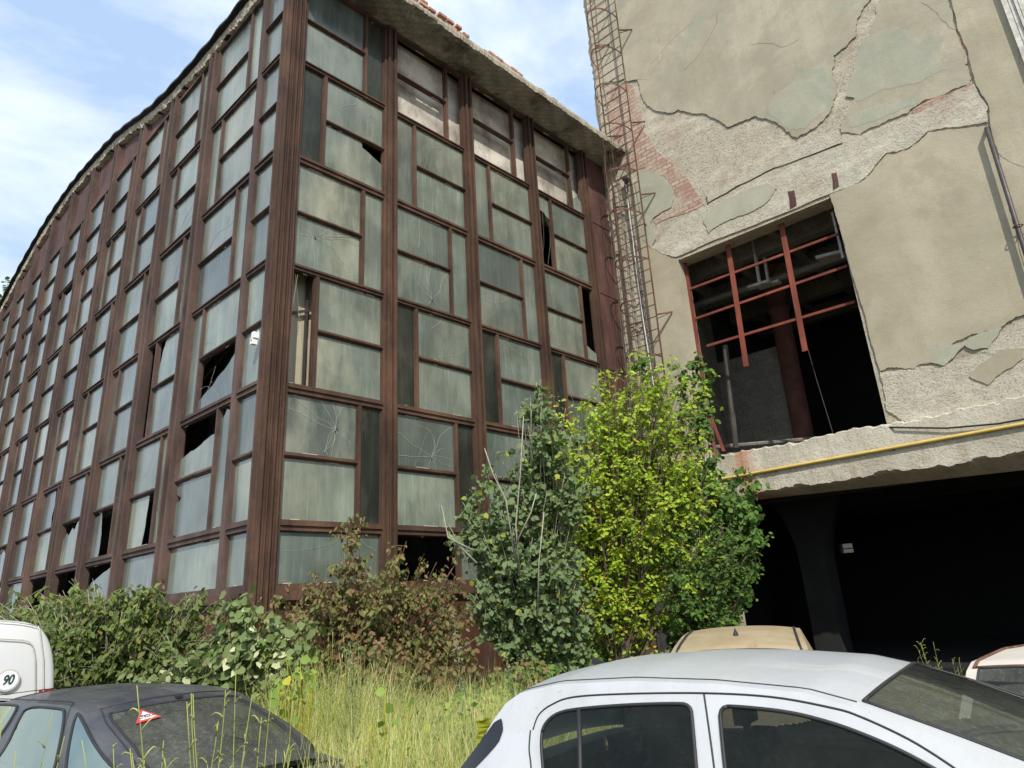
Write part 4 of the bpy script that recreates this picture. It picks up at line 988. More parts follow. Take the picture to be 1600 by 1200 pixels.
mb = MB(); p = fw['top'](-.80, 0, -.04); mb.prism([(p[0]-.05, -.012, p[2]), (p[0]+.04, -.012, p[2]+.005), (p[0]-.045, -.012, p[2]+.035)], (0, .024, 0)); mb.build('antenna', 'rubber', white, False, (0, 0, 0))
mb = MB(); q_ = fw['to_side'](1487, 1215); x, z = 1.02, .90
mb.grid(lambda u, v: (x+.07*math.cos(u*6.28)*math.sin(v*3.14), -1.06-.10*math.cos(v*3.14), z+.07*math.sin(u*6.28)*math.sin(v*3.14)), 16, 10); mb.build('wing_mirror', 'paint_white', white, True, (0, 0, 0))
# --- black saloon, foreground left
frb = Frame(-6.12, 2.035, R(182.2))
black, fb = build_car('black_hatchback', 'dusty black car with a sticker in its rear window, beside the white van', 'car', frb, dict(
    paint='paint_black', w=.76, belt=.90, tumble=.62, rear=-1.98, front=2.2, mid=.2, taper=.05,
    top=[(-1.92, .92), (-1.72, 1.00), (-1.5, 1.085), (-1.1, 1.19), (-.95, 1.25), (-.6, 1.28), (0, 1.275), (.5, 1.26), (.7, 1.24), (1.2, 1.13), (1.55, .98)],
    crown=lambda x: .045, roof=(-1.0, .70), wbulge=.08, rbulge=.09, pillar=.80, rearglass='car_glass_dusty',
    deck=lambda x: float(np.interp(x, [-2.0, -1.9, 1.5, 2.0, 2.2], [.86, .905, .90, .80, .66])), near=1, sideglass='side_glass_old', seal=.009,
    windows=[[(-80, 1102), (-20, 1100), (26, 1101), (29, 1106), (5, 1145), (-30, 1190), (-90, 1190)],
             [(44, 1103), (98, 1107), (103, 1112), (98, 1150), (84, 1215), (60, 1250), (-30, 1240), (8, 1175), (30, 1125)],
             [(120, 1112), (128, 1120), (150, 1165), (170, 1215), (160, 1250), (96, 1250), (104, 1190)]],
    gaps=[[(116, 1097), (108, 1112), (92, 1180), (76, 1260)], [(-100, 1094), (-20, 1092), (60, 1094), (116, 1097)]]))
# hatch gap and sticker on the rear glass
mb = MB()
pts = [fb['top'](x, .86, fb['B'](x)) for x in np.linspace(-1.9, -.93, 16)]+[fb['top'](-.93, t, fb['B'](-.93)) for t in np.linspace(.84, -.84, 20)]+[fb['top'](x, -.86, fb['B'](x)) for x in np.linspace(-.93, -1.9, 16)]
mb.tube([(p[0], p[1], p[2]+.001) for p in pts], .0045, 5); mb.build('hatch_gap', 'rubber', black, True, (0, 0, 0))
mb = MB(); p = fb['top'](-.98, 0, fb['B'](-.98)); mb.box(p[0]-.02, p[0]+.02, -.02, .02, p[2], p[2]+.014); mb.build('washer_nozzle', 'rubber', black, False, (0, 0, 0))
def on_rear(px, py):   # intersect ray with the rear glass
    o = frb.loc(EYEP); d = frb.dir(ray(px, py)); best = None
    for x in np.linspace(-1.84, -1.0, 90):
        for t in np.linspace(-.95, .95, 90):
            p = np.array(fb['top'](x, t, fb['B'](x))); v = p-o; v = v/np.linalg.norm(v); e = 1-v@(d/np.linalg.norm(d))
            if best is None or e < best[0]: best = (e, p)
    return best[1]
S = [on_rear(*p) for p in ((219, 1112), (211, 1134), (253, 1122))]
c = (S[0]+S[1]+S[2])/3; nrm = np.cross(S[1]-S[0], S[2]-S[0]); nrm /= np.linalg.norm(nrm); nrm = nrm if nrm[2] > 0 else -nrm
mb = MB(); mb.prism([s+nrm*.010 for s in S], tuple(nrm*.002)); st = mb.build('sticker', 'sticker_red', black, False, (0, 0, 0))
mb = MB(); mb.prism([c+(s-c)*.66+nrm*.013 for s in S], tuple(nrm*.002)); mb.build('sticker_face', 'sticker_white', st, False, (0, 0, 0))
def text(name, body, size, mat, parent, Mx, shear=0, bold=.0, scx=1):
    cu = bpy.data.curves.new(name, 'FONT'); cu.body = body; cu.size = size; cu.align_x = 'CENTER'; cu.align_y = 'CENTER'; cu.extrude = .0008; cu.shear = shear; cu.offset = bold
    t = bpy.data.objects.new('tmp', cu); col.objects.link(t); bpy.context.view_layer.update()
    me = bpy.data.meshes.new_from_object(t.evaluated_get(bpy.context.evaluated_depsgraph_get())); bpy.data.objects.remove(t)
    me.transform(Mx@Matrix.Diagonal((scx, 1, 1, 1))); me.materials.clear(); me.materials.append(MATS[mat]); o = bpy.data.objects.new(name, me); col.objects.link(o); o.parent = parent; return o
ux = (S[2]-S[1]); ux /= np.linalg.norm(ux); uy = np.cross(nrm, ux)
Mx = Matrix([[ux[i], uy[i], nrm[i]] for i in range(3)]).to_4x4(); Mx.translation = Vector(c+nrm*.0165+uy*.010)
text('lettering', 'Baby', .030, 'sticker_ink', st, Mx, 0, .0006)
Mx2 = Mx.copy(); Mx2.translation = Vector(c+nrm*.0165-uy*.014-ux*.004); text('lettering', 'on Board', .022, 'sticker_ink', st, Mx2, 0, .0005)
# --- gold car roof behind the white one
frg = Frame(-3.50, 6.85, R(113), -.03)
gold, fg = build_car('gold_saloon', 'dusty gold car with a small black roof antenna, parked behind the white hatchback', 'car', frg, dict(
    paint='paint_gold', w=.76, belt=.88, tumble=.42, rear=-2.0, front=2.1, mid=0, taper=.03,
    top=[(-1.35, .90), (-.85, 1.22), (-.78, 1.285), (-.6, 1.325), (-.2, 1.38), (.2, 1.40), (.45, 1.38), (.6, 1.33), (1.2, .95)],
    crown=lambda x: .04, roof=(-.80, .58), wbulge=.05, rbulge=.03, pillar=.86, rearglass='car_glass',
    deck=lambda x: float(np.interp(x, [-2.1, -1.4, 1.2, 1.9, 2.1], [.82, .88, .88, .78, .66])), near=-1,
    windows=[[(1262, 1013), (1300, 1080), (1400, 1100), (1360, 1060), (1290, 1025)]], gaps=[[(1262, 1020), (1262, 1090)]]))
for s in (-1, 1):
    mb = MB(); pts = [fg['top'](x, s*.90, fg['B'](x)) for x in np.linspace(-.80, .58, 24)]; mb.tube([(p[0], p[1], p[2]+.002) for p in pts], .013, 5); mb.build('gutter', 'rubber', gold, True, (0, 0, 0))
mb = MB(); p = fg['top'](-.42, .02, 0); mb.grid(lambda u, v: (p[0]+(1-v)*.055*math.cos(u*6.28)+.03*v*-1, .02+(1-v)*.026*math.sin(u*6.28), p[2]+.07*v), 14, 4); mb.build('antenna', 'rubber', gold, True, (0, 0, 0))
# --- pale car at the right edge
frp = Frame(-.72, 6.6, R(-93), -.03)
pale, fp_ = build_car('pale_small_car', 'weathered pinkish white old car facing out at the right edge', 'car', frp, dict(
    paint='paint_pink', w=.72, belt=.82, tumble=.22, rear=-1.6, front=1.75, mid=-.1, taper=.02,
    top=[(-1.3, .86), (-1.1, 1.15), (-.95, 1.22), (0, 1.255), (.7, 1.235), (.82, 1.19), (1.1, .84)],
    crown=lambda x: .03, roof=(-.95, .80), wbulge=.03, rbulge=.03, pillar=.88, rearglass='car_glass',
    deck=lambda x: float(np.interp(x, [-1.6, 1.1, 1.6, 1.75], [.80, .84, .76, .62])), near=-1, seal=.012,
    windows=[[(1541, 1064), (1552, 1045), (1559, 1058), (1561, 1110), (1530, 1110)]], gaps=[[(1555, 1030), (1563, 1060), (1567, 1110)]]))
for s in (-1, 1):
    mb = MB(); pts = [fp_['top'](x, s*.93, fp_['B'](x)) for x in np.linspace(-.95, .80, 24)]; mb.tube([(p[0], p[1], p[2]+.004) for p in pts], .012, 5); mb.build('gutter', 'ladder_rust', pale, True, (0, 0, 0))
mb = MB(); mb.tube([fp_['top'](.79, t, fp_['B'](.79)) for t in np.linspace(-.93, .93, 16)], .012, 5); mb.build('gutter', 'ladder_rust', pale, True, (0, 0, 0))
mb = MB(); a = fp_['top'](.90, -.62, 0); mb.box(a[0]-.01, a[0]+.012, a[1]-.14, a[1]+.14, a[2]-.04, a[2]+.03); mb.build('sun_visor', 'rubber', pale, False, (0, 0, 0))
# --- white van (rear doors to the viewer)
frv = Frame(-11.55, 1.62, R(178))
van = empty('white_van', tuple(frv.o), frv.h, 'white panel van seen from behind with a round speed sticker on its rear door', 'van')
vx0, vx1, vw, vh = -2.35, 2.3, .92, 1.90
def vsec(x):
    t = max(0, (x-1.0)/1.3); zt = vh-1.0*t**1.6 if x > 1.0 else vh-.012*((x+.3))**2; w = vw*(1-.12*max(0, (x-1.5)/.8)**2)
    return zt, w
def vanfn(u, v):
    x = vx0+.02+(vx1-vx0-.02)*u; zt, w = vsec(x); a = v*math.pi
    # superellipse-like upper section
    c, s = math.cos(a), math.sin(a); e = .34
    yy = w*np.sign(c)*abs(c)**e; zz = .32+(zt-.32)*abs(s)**e
    tum = 1-.10*max(0, (zz-1.0)/.9)**1.5
    return (x, -yy*tum, zz)
mb = MB(); mb.grid(vanfn, 50, 44)
ring = [vanfn(0, v) for v in np.linspace(0, 1, 45)]
def rearf(x_off, sc):  # rear face bulging out slightly
    return [(vx0+.02-x_off, p[1]*sc, 1.0+(p[2]-1.0)*sc) for p in ring]
lay = [ring, rearf(.03, .992), rearf(.05, .975), rearf(.062, .94), rearf(.075, .6), rearf(.08, .15)]
mb.add([p for l_ in lay for p in l_], [(i*45+j, i*45+j+1, (i+1)*45+j+1, (i+1)*45+j) for i in range(5) for j in range(44)])
mb.build('body', 'paint_van', van, True, (0, 0, 0))
def on_van(px, py, off=0):
    o = frv.loc(EYEP); d = frv.dir(ray(px, py)); X = vx0-.055-off; t = (X-o[0])/d[0]; return o+d*t
mb = MB()
g1 = [on_van(*p, .001) for p in ((60, 978), (63, 990), (68, 1030), (68, 1070), (67, 1110))]
mb.tube(g1, .006, 5); g2 = [on_van(*p, .001) for p in ((-160, 965), (-60, 968), (0, 970), (30, 973), (60, 978))]; mb.tube(g2, .006, 5)
g3 = [on_van(*p, .014) for p in ((-120, 996), (0, 998), (35, 1000), (46, 1003), (52, 1010), (55, 1030), (55, 1080), (55, 1110))]; mb.tube(g3, .006, 5)
mb.build('door_gap', 'sticker_ring', van, True, (0, 0, 0))
cc = on_van(12, 1063, .03); rad = .105
mb = MB(); mb.prism([(cc[0], cc[1]+rad*math.cos(t), cc[2]+rad*math.sin(t)) for t in np.linspace(0, 6.283, 33)[:-1]], (-.002, 0, 0)); stv = mb.build('speed_sticker', 'sticker_ring', van, False, (0, 0, 0))
mb = MB(); mb.prism([(cc[0]-.003, cc[1]+rad*.86*math.cos(t), cc[2]+rad*.86*math.sin(t)) for t in np.linspace(0, 6.283, 33)[:-1]], (-.002, 0, 0)); mb.build('sticker_face', 'sticker_white', stv, False, (0, 0, 0))
Mx = Matrix([[0, 0, -1], [-1, 0, 0], [0, 1, 0]]).to_4x4(); Mx.translation = Vector((cc[0]-.007, cc[1], cc[2]))
text('lettering', '90', .125, 'sticker_ink', stv, Mx, .25, .004, .75)
for s in (-1, 1):
    for wx in (vx0+.8, vx1-.8):
        mb = MB(); yy = s*(vw-.1); mb.tube([(wx, yy-s*.1, .32), (wx, yy+s*.1, .32)], .32, 24); w_ = mb.build('wheel', 'rubber', van, False, (0, 0, 0))
        mb = MB(); mb.tube([(wx, yy, .32), (wx, yy+s*.11, .32)], .2, 18); mb.build('rim', 'chrome_rim', w_, False, (0, 0, 0))
    mb = MB(); mb.box(vx0-.05, vx0+.1, s*(vw-.16), s*(vw-.03), .8, 1.15); mb.build('tail_light', 'lamp_red', van, False, (0, 0, 0))
mb = MB(); mb.grid(lambda u, v: (1.25+.62*u, (2*v-1)*(.74+.06*u), vsec(1.25+.62*u)[0]-.02+.045), 6, 8); mb.build('windscreen', 'windscreen_glass', van, True, (0, 0, 0))
# ================================================================== PLANTS
LEAF = {  # outline templates: (along, across, lift)
 'oval': (np.array([(0, 0, 0), (.35, .27, .06), (.75, .20, .03), (1, 0, -.10), (.75, -.20, .03), (.35, -.27, .06), (.5, 0, -.02)]), [(0, 1, 6), (1, 2, 6), (2, 3, 6), (3, 4, 6), (4, 5, 6), (5, 0, 6)]),
 'round': (np.array([(0, 0, 0), (.18, .36, .05), (.6, .40, .04), (1, 0, -.12), (.6, -.40, .04), (.18, -.36, .05), (.5, 0, -.03)]), [(0, 1, 6), (1, 2, 6), (2, 3, 6), (3, 4, 6), (4, 5, 6), (5, 0, 6)]),
 'narrow': (np.array([(0, 0, 0), (.4, .12, .03), (1, 0, -.15), (.4, -.12, .03)]), [(0, 1, 2), (0, 2, 3)]),
}
def leaves_mesh(name, mat, parent, pos, nrm_bias, size, shape='oval', droop=.3, out_dir=None, hotfix=None):
    """pos (n,3); one small folded leaf per position"""
    T, F = LEAF[shape]; n = len(pos); pos = np.asarray(pos)
    a = rng.uniform(0, 2*np.pi, n); d = np.c_[np.cos(a), np.sin(a), rng.uniform(-.9, .35, n)-droop]
    if out_dir is not None: d += np.asarray(out_dir)*.9
    d /= np.linalg.norm(d, axis=1)[:, None]
    up = rng.normal(0, .45, (n, 3))+np.asarray(nrm_bias); s_ = np.cross(up, d); s_ /= np.linalg.norm(s_, axis=1)[:, None]+1e-9
    u = np.cross(d, s_)
    sz = size*rng.uniform(.55, 1.25, n)
    V = pos[:, None, :]+sz[:, None, None]*(T[None, :, 0:1]*d[:, None, :]+T[None, :, 1:2]*s_[:, None, :]+T[None, :, 2:3]*u[:, None, :])
    k = len(T); V = V.reshape(-1, 3)
    if parent is not None: V = V-np.array(parent.location)
    Fi = np.array(F); allf = (Fi[None]+(np.arange(n)*k)[:, None, None]).reshape(-1, 3)
    me = bpy.data.meshes.new(name); me.vertices.add(len(V)); me.vertices.foreach_set('co', V.ravel())
    me.loops.add(len(allf)*3); me.loops.foreach_set('vertex_index', allf.ravel()); me.polygons.add(len(allf))
    me.polygons.foreach_set('loop_start', np.arange(len(allf))*3); me.polygons.foreach_set('loop_total', np.full(len(allf), 3))
    me.materials.append(MATS[mat]); t = np.c_[rng.random(n), rng.random(n), rng.random(n), np.ones(n)]
    me.update(calc_edges=True)
    ca = me.attributes.new('tint', 'FLOAT_COLOR', 'FACE'); ca.data.foreach_set('color', np.repeat(t, len(F), axis=0).ravel())
    me.validate(); o = bpy.data.objects.new(name, me); col.objects.link(o)
    if parent is not None: o.parent = parent
    return o
def bez(a, b, c, n): t = np.linspace(0, 1, n)[:, None]; return (1-t)**2*a+2*t*(1-t)*b+t*t*c
def plant(name, label, cat, base, blobs, nlimb, leaf_mat, bark_mat, size, shape, nleaf=10, ntwig=6, r0=.035, twig=.45, droop=.3, bias=(.4, -.5, .8), group=None, trunkpart='trunk', crownpart='crown', stems=1, inner=.35, start=.05, up=.5):
    """limbs grow from the stems into ellipsoidal blobs; twigs and leaves line their outer part"""
    base = np.array(base, float); root = empty(name, tuple(base), 0, label, cat, group)
    tot = sum(b[2] for b in blobs); wood = MB(); L = []; 
    sb = [base+np.array([rng.normal(0, .10), rng.normal(0, .10), 0])*(stems > 1) for _ in range(stems)]
    for bc, br, wgt in blobs:
        bc = np.array(bc, float); br = np.array(br, float)
        for _ in range(max(1, int(nlimb*wgt/tot))):
            q_ = rng.normal(size=3); q_ /= np.linalg.norm(q_); e = bc+br*q_*rng.uniform(inner, 1)**.5
            s0 = sb[rng.integers(stems)].copy(); h = max(.1, e[2]-s0[2]); f = rng.uniform(start, .6)
            trunk_pt = s0+np.array([(bc[0]-s0[0])*f**1.5*.8, (bc[1]-s0[1])*f**1.5*.8, h*f])
            mid = (trunk_pt+e)/2+np.array([0, 0, h*.10*up])+rng.normal(0, .06, 3)*h*.5
            p = bez(trunk_pt, mid, e, 9); wood.tube([s0+(trunk_pt-s0)*t for t in (0, .5)]+list(p), r0*rng.uniform(.25, .6), 4, .003)
            for k in range(ntwig):
                t = rng.uniform(.30, 1); i = min(7, int(t*8)); o_ = p[i]+(p[i+1]-p[i])*(t*8-i); dd = (p[i+1]-p[i]); dd /= np.linalg.norm(dd)+1e-9
                v = rng.normal(size=3)*.8+dd*.7+np.array([0, 0, .3]); v /= np.linalg.norm(v); ln = twig*rng.uniform(.4, 1.1)
                tp = bez(o_, o_+v*ln*.5, o_+v*ln+np.array([0, 0, -droop*ln*.35]), 5); wood.tube(list(tp), .004, 3, .0015)
                m = rng.integers(int(nleaf*.6), int(nleaf*1.4)+1); tt = rng.uniform(.1, 1, m)
                L.append(o_+(tp[-1]-o_)*tt[:, None]+rng.normal(0, size*.35, (m, 3)))
    for s0 in sb:
        tgt = np.array(blobs[0][0]); e = s0+(tgt-s0)*.75; wood.tube(list(bez(s0, s0*.5+e*.5+np.array([.03, .02, .1]), e, 10)), r0, 7, r0*.3)
    wood.build(trunkpart, bark_mat, root, True)
    leaves_mesh(crownpart, leaf_mat, root, np.concatenate(L), bias, size, shape, droop)
    return root
def cpx(px, py, D): return atD(px, py, D)
def m2(px, D): return px*D/FPX
# lime-green young tree
D = 12.2
def blob(px, py, D, rx, ry, w): return (cpx(px, py, D), (m2(rx, D), m2(rx, D)*.8, m2(ry, D)), w)
b0 = cpx(968, 1010, D); b0[2] = 0
plant('young_tree', 'bright lime-green young tree in front of the dark wall corner', 'tree', b0,
      [blob(985, 660, D, 80, 75, 3), blob(980, 600, D, 45, 50, 1.3), blob(920, 700, D, 65, 75, 2.2), blob(1050, 690, D, 55, 70, 2.2), blob(990, 780, D, 95, 80, 3.2), blob(930, 860, D, 60, 90, 2), blob(1060, 850, D, 55, 80, 1.6), blob(1030, 590, D, 40, 45, 1), blob(895, 640, D, 30, 60, .6), blob(960, 950, D, 55, 45, .35), blob(870, 690, D, 22, 40, .5), blob(1085, 640, D, 35, 50, .9), blob(880, 780, D, 40, 60, 1.2), blob(1080, 760, D, 50, 50, 1.2)],
      320, 'leaf_lime', 'bark', .092, 'oval', 11, 7, .05, .42, .15, (.5, -.5, .8), None, 'trunk', 'crown', 2)
D = 11.6
b0 = cpx(1085, 1010, D+.6); b0[2] = 0
plant('leafy_tree', 'darker green tree leaning right over the gold car towards the entrance', 'tree', b0,
      [blob(1090, 900, D, 60, 75, 2), blob(1130, 840, D+.4, 50, 50, 1.4), blob(1160, 880, D, 35, 35, .9), blob(1100, 970, D, 50, 40, .8), blob(1180, 850, D, 22, 22, .3), blob(1060, 800, D+.8, 50, 60, 1)],
      78, 'leaf_dark', 'bark', .09, 'oval', 11, 7, .04, .45, .1, (.5, -.5, .8), None, 'trunk', 'crown', 2)
# poplar suckers
D = 10.2
b0 = cpx(850, 1050, D); b0[2] = 0
plant('poplar_sapling', 'tall grey-green poplar sapling with pale stems against the glazed wall', 'tree', b0,
      [blob(835, 650, D, 38, 55, 1.2), blob(850, 740, D, 48, 70, 2), blob(800, 830, D, 70, 70, 2.4), blob(860, 880, D, 60, 80, 2.2), blob(810, 960, D, 80, 70, 2.6), blob(745, 800, D, 30, 50, .8), blob(890, 980, D, 50, 60, 1.6), blob(845, 610, D, 22, 25, .3), blob(715, 820, D, 25, 30, .4), blob(830, 780, D, 50, 60, 1.2), blob(860, 670, D, 55, 50, 1.1), blob(780, 760, D, 40, 50, .9), blob(890, 760, D, 40, 60, .9), blob(760, 900, D, 50, 60, 1.3)],
      230, 'leaf_poplar', 'bark_pale', .088, 'round', 10, 7, .028, .34, .5, (.4, -.6, .7), None, 'trunk', 'crown', 4)
# ivy on the corner of the beam and jamb
D = 13.6
b0 = cpx(1130, 1000, D+.8); b0[2] = 0
plant('ivy', 'dark ivy hanging over the end of the concrete beam beside the entrance', 'climbing plant', b0,
      [blob(1145, 745, D, 40, 40, 1.3), blob(1130, 800, D, 55, 55, 2.2), blob(1160, 830, D, 30, 40, 1), blob(1100, 560, D+1, 12, 45, .5), blob(1080, 640, D+.8, 30, 60, 1), blob(1060, 575, D+.9, 18, 30, .5), blob(1180, 775, D, 20, 14, .35), blob(1110, 880, D+.3, 60, 70, 2), blob(1060, 940, D, 60, 60, 1.5), blob(1010, 570, D+1, 25, 20, .4)],
      120, 'leaf_dark', 'bark', .115, 'round', 10, 7, .02, .30, .6, (.5, -.6, .6), None, 'stem', 'foliage', 4)
# brown leaved shrub
D = 8.7
b0 = cpx(570, 1060, D); b0[2] = 0
plant('brown_shrub', 'half withered brownish shrub in front of the lowest panes', 'shrub', b0,
      [blob(600, 900, D, 75, 45, 2), blob(530, 940, D, 60, 60, 1.8), blob(600, 990, D, 90, 55, 2.6), blob(670, 960, D, 50, 80, 2), blob(555, 815, D, 26, 40, .7), blob(520, 880, D, 45, 40, .9), blob(640, 870, D, 40, 30, .7), blob(670, 890, D, 50, 28, .9), blob(715, 1000, D, 40, 60, 1.4), blob(725, 925, D+.4, 32, 60, 1.3), blob(500, 1000, D, 50, 50, 1.3), blob(540, 1040, D, 90, 40, 2), blob(480, 960, D, 30, 25, .4), blob(650, 1040, D, 60, 40, 1.2), blob(600, 1030, D-.9, 80, 30, 1.4), blob(690, 1045, D-.8, 50, 30, .9)],
      190, 'leaf_brown', 'twig_brown', .075, 'oval', 10, 7, .018, .28, .7, (.4, -.6, .7), None, 'stem', 'foliage', 6)
# climbing shrub left
D = 8.6
b0 = cpx(180, 1080, D); b0[2] = 0
plant('tangled_shrub', 'tangled olive-green shrub with long shoots behind the black car and the van', 'shrub', b0,
      [blob(200, 970, D, 70, 55, 2.5), blob(120, 960, D, 60, 40, 2), blob(250, 1000, D, 60, 60, 2.4), blob(60, 945, D+.8, 60, 30, 1.4), blob(232, 925, D, 20, 22, .5), blob(310, 970, D+.2, 40, 45, 1.2), blob(150, 1040, D, 90, 40, 2), blob(0, 945, D+1, 40, 25, .7), blob(150, 925, D, 55, 16, .8)],
      190, 'leaf_climber', 'bark_pale', .085, 'oval', 10, 7, .018, .34, .8, (.4, -.6, .7), None, 'stem', 'foliage', 6)
D = 7.6
b0 = cpx(380, 1080, D); b0[2] = 0
plant('knotweed', 'broad-leaved weed showing pale leaf undersides at the corner post', 'plant', b0,
      [blob(390, 1000, D, 60, 45, 2), blob(340, 1030, D, 70, 35, 2), blob(440, 1030, D, 45, 50, 1.6), blob(370, 960, D, 40, 18, .5), blob(250, 1045, D, 70, 22, 1.2), blob(420, 1070, D, 60, 40, 1.5), blob(460, 1000, D, 30, 40, .8)],
      150, 'leaf_knotweed', 'twig_brown', .10, 'round', 7, 6, .015, .26, .3, (.2, -.8, .5), None, 'stem', 'foliage', 6)
D = 9.4
b0 = cpx(440, 1050, D); b0[2] = 0
plant('dull_bush', 'low dull brown-green bush against the rusty base panels', 'shrub', b0, [blob(400, 965, D, 60, 40, 1.6), blob(460, 940, D, 40, 30, .8), blob(330, 990, D, 50, 40, 1), blob(440, 1010, D, 70, 40, 2)], 70, 'leaf_brown', 'twig_brown', .075, 'oval', 9, 6, .015, .26, .6, (.4, -.6, .7), None, 'stem', 'foliage', 4)
# tree beyond the roof at far left
D = 42
b0 = cpx(25, 470, D); b0[2] = 0
plant('distant_tree', 'tree crown just showing above the far end of the curved roof', 'tree', b0, [blob(18, 455, D, 14, 18, 1), blob(5, 480, D, 20, 25, 1)], 60, 'leaf_dark', 'bark', .30, 'round', 9, 6, .12, .9, .1, (.4, -.5, .8))
# understorey of low weeds in front of the walls
def scatter_patch(name, label, cat, mat, regions, n, size, shape, droop=.1, kind='stuff'):
    pos = []
    for (x0, x1, y0, y1, h, w) in regions:
        m = int(n*w); p = np.c_[rng.uniform(x0, x1, m), rng.uniform(y0, y1, m), np.zeros(m)]
        hh = h*(.6+.4*np.sin(p[:, 0]*2.1+p[:, 1]*1.3)); p[:, 2] = rng.random(m)**.7*hh; pos.append(p)
    o = leaves_mesh(name, mat, None, np.concatenate(pos), (.4, -.5, .8), size, shape, droop); return tag(o, label, cat, None, kind)
scatter_patch('undergrowth', 'mixed dark green undergrowth filling the strip along the glazed walls', 'undergrowth', 'leaf_dark', [(-14, -9.2, 3.2, 4.8, 1.7, 1), (-9.5, -6.6, 5.0, 9, 1.0, 1.0), (-9.8, -6.5, 9, 14.5, 1.5, 1.4), (-18, -12, 3.0, 4.8, 1.5, 1), (-24, -18, 2.5, 4.8, 1.4, .7), (-6.6, -5.6, 10, 12.5, 1.0, .3)], 5200, .10, 'oval')
scatter_patch('undergrowth', 'withered brown undergrowth between the shrub and the grass', 'undergrowth', 'leaf_brown', [(-9.6, -6.0, 4.2, 7.5, 1.1, 1.0)], 6000, .07, 'oval')
scatter_patch('undergrowth', 'broad-leaved light green weeds growing among the dry grass', 'undergrowth', 'leaf_mallow', [(-6.4, -3.9, 2.9, 4.4, .85, .5), (-7.2, -5.0, 4.0, 5.6, 1.0, .5)], 1500, .07, 'oval')
scatter_patch('undergrowth', 'dark leafy weeds low between the grass blades', 'undergrowth', 'leaf_dark', [(-6.6, -3.8, 2.8, 4.6, .9, .6), (-7.5, -4.4, 4.2, 6.2, 1.05, .8)], 2200, .065, 'oval')
# dry grass
def blades(name, label, mat, regions, n, h0, h1, w, lean=.5, loc=None):
    V = []; F = []; T = []; c = 0
    for (x0, x1, y0, y1, wt) in regions:
        for i in range(int(n*wt)):
            x, y = rng.uniform(x0, x1), rng.uniform(y0, y1); h = rng.uniform(h0, h1); a = rng.uniform(0, 6.28); l_ = rng.uniform(.1, lean)*h
            d = np.array([math.cos(a), math.sin(a), 0]); s_ = np.array([-math.sin(a), math.cos(a), 0])*w*rng.uniform(.5, 1.3); t = rng.random(3)
            b = np.array([x, y, 0.]); k = 4
            for j in range(k+1):
                f = j/k; p = b+d*l_*f**2+np.array([0, 0, h*(f-.22*f**3*(l_/h*2))]); ww = s_*(1-f)**.7 if j < k else s_*0
                V += [tuple(p-ww), tuple(p+ww)]
                if j < k: F.append((c+2*j, c+2*j+1, c+2*j+3, c+2*j+2)); T.append((t[0], t[1], t[2], 1))
            c += 2*(k+1)
    me = bpy.data.meshes.new(name); me.from_pydata(V, [], F); me.materials.append(MATS[mat])
    ca = me.attributes.new('tint', 'FLOAT_COLOR', 'FACE'); ca.data.foreach_set('color', np.array(T).ravel()); me.update()
    o = bpy.data.objects.new(name, me); col.objects.link(o); return tag(o, label, 'grass', None, 'stuff')
GR = [(-6.4, -3.9, 2.75, 4.6, 1.0), (-7.6, -4.2, 3.6, 6.2, 1.2), (-4.4, -3.3, 2.2, 3.6, .5)]
blades('dry_grass', 'tall dry yellow-green grass between the two foreground cars', 'grass_dry', GR, 13500, .5, 1.30, .0046, 1.15)
blades('dry_grass', 'tallest straw-coloured grass rising against the brown shrub', 'grass_dry', [(-7.0, -5.7, 3.7, 4.6, 1)], 1500, 1.1, 1.6, .0045, .7)
blades('dry_grass', 'short weedy grass around the parked cars', 'grass_dry', [(-16, 3, -2, 3, 1), (-9, 4, 3, 10, 1), (-3, 4, 5, 9, .4)], 5500, .10, .40, .005, .8)
# weed stalks carrying thin upturned seed pods
def weed(base, h, nb, seed, lean=(0, 0), mat='weed_seed', pod=.13):
    r = random.Random(seed); root_mb = MB(); pods = MB(); base = Vector(base)
    for s in range(nb):
        ax = r.uniform(0, 6.28); sp = r.uniform(.05, .38)*h*.6; hh = h*r.uniform(.7, 1)
        tip = base+Vector((lean[0]*hh+math.cos(ax)*sp, lean[1]*hh+math.sin(ax)*sp, hh)); st = base+Vector((0, 0, h*r.uniform(.05, .35)))
        c = bez(np.array(st), np.array(st*.5+tip*.5+Vector((0, 0, -.03*h))), np.array(tip), 14)
        c = c+np.array([r.uniform(-.03, .03), r.uniform(-.03, .03), 0])*np.sin(np.linspace(0, 5, 14))[:, None]; root_mb.tube([base]+list(c), .0038, 4, .0016)
        for j in range(4, 14):
            for q_ in range(2):
                if r.random() < .35: continue
                a = r.uniform(0, 6.28); L_ = pod*r.uniform(.5, 1.1); o_ = Vector(c[j]); d = Vector((math.cos(a)*r.uniform(.3, .8), math.sin(a)*r.uniform(.3, .8), r.uniform(.25, .8))); pods.ti = (r.random(), 0, .01)
                o_ = o_.lerp(Vector(c[max(0, j-1)]), r.random()); pods.tube([o_, o_+d*L_*.35+Vector((0, 0, L_*.12)), o_+d*L_*.7+Vector((0, 0, L_*.10)), o_+d*L_+Vector((0, 0, -L_*.12))], .0030, 3, .0016)
    return root_mb, pods
def put_weed(label, base, h, nb, seed, lean=(0, 0), group='weed stalks with seed pods', pod=.13):
    rt = empty('weed_stalk', tuple(base), 0, label, 'weed', group); a, b = weed(base, h, nb, seed, lean, pod=pod)
    a.build('stem', 'weed_seed', rt, True); b.build('seed_pods', 'weed_seed', rt, True); return rt
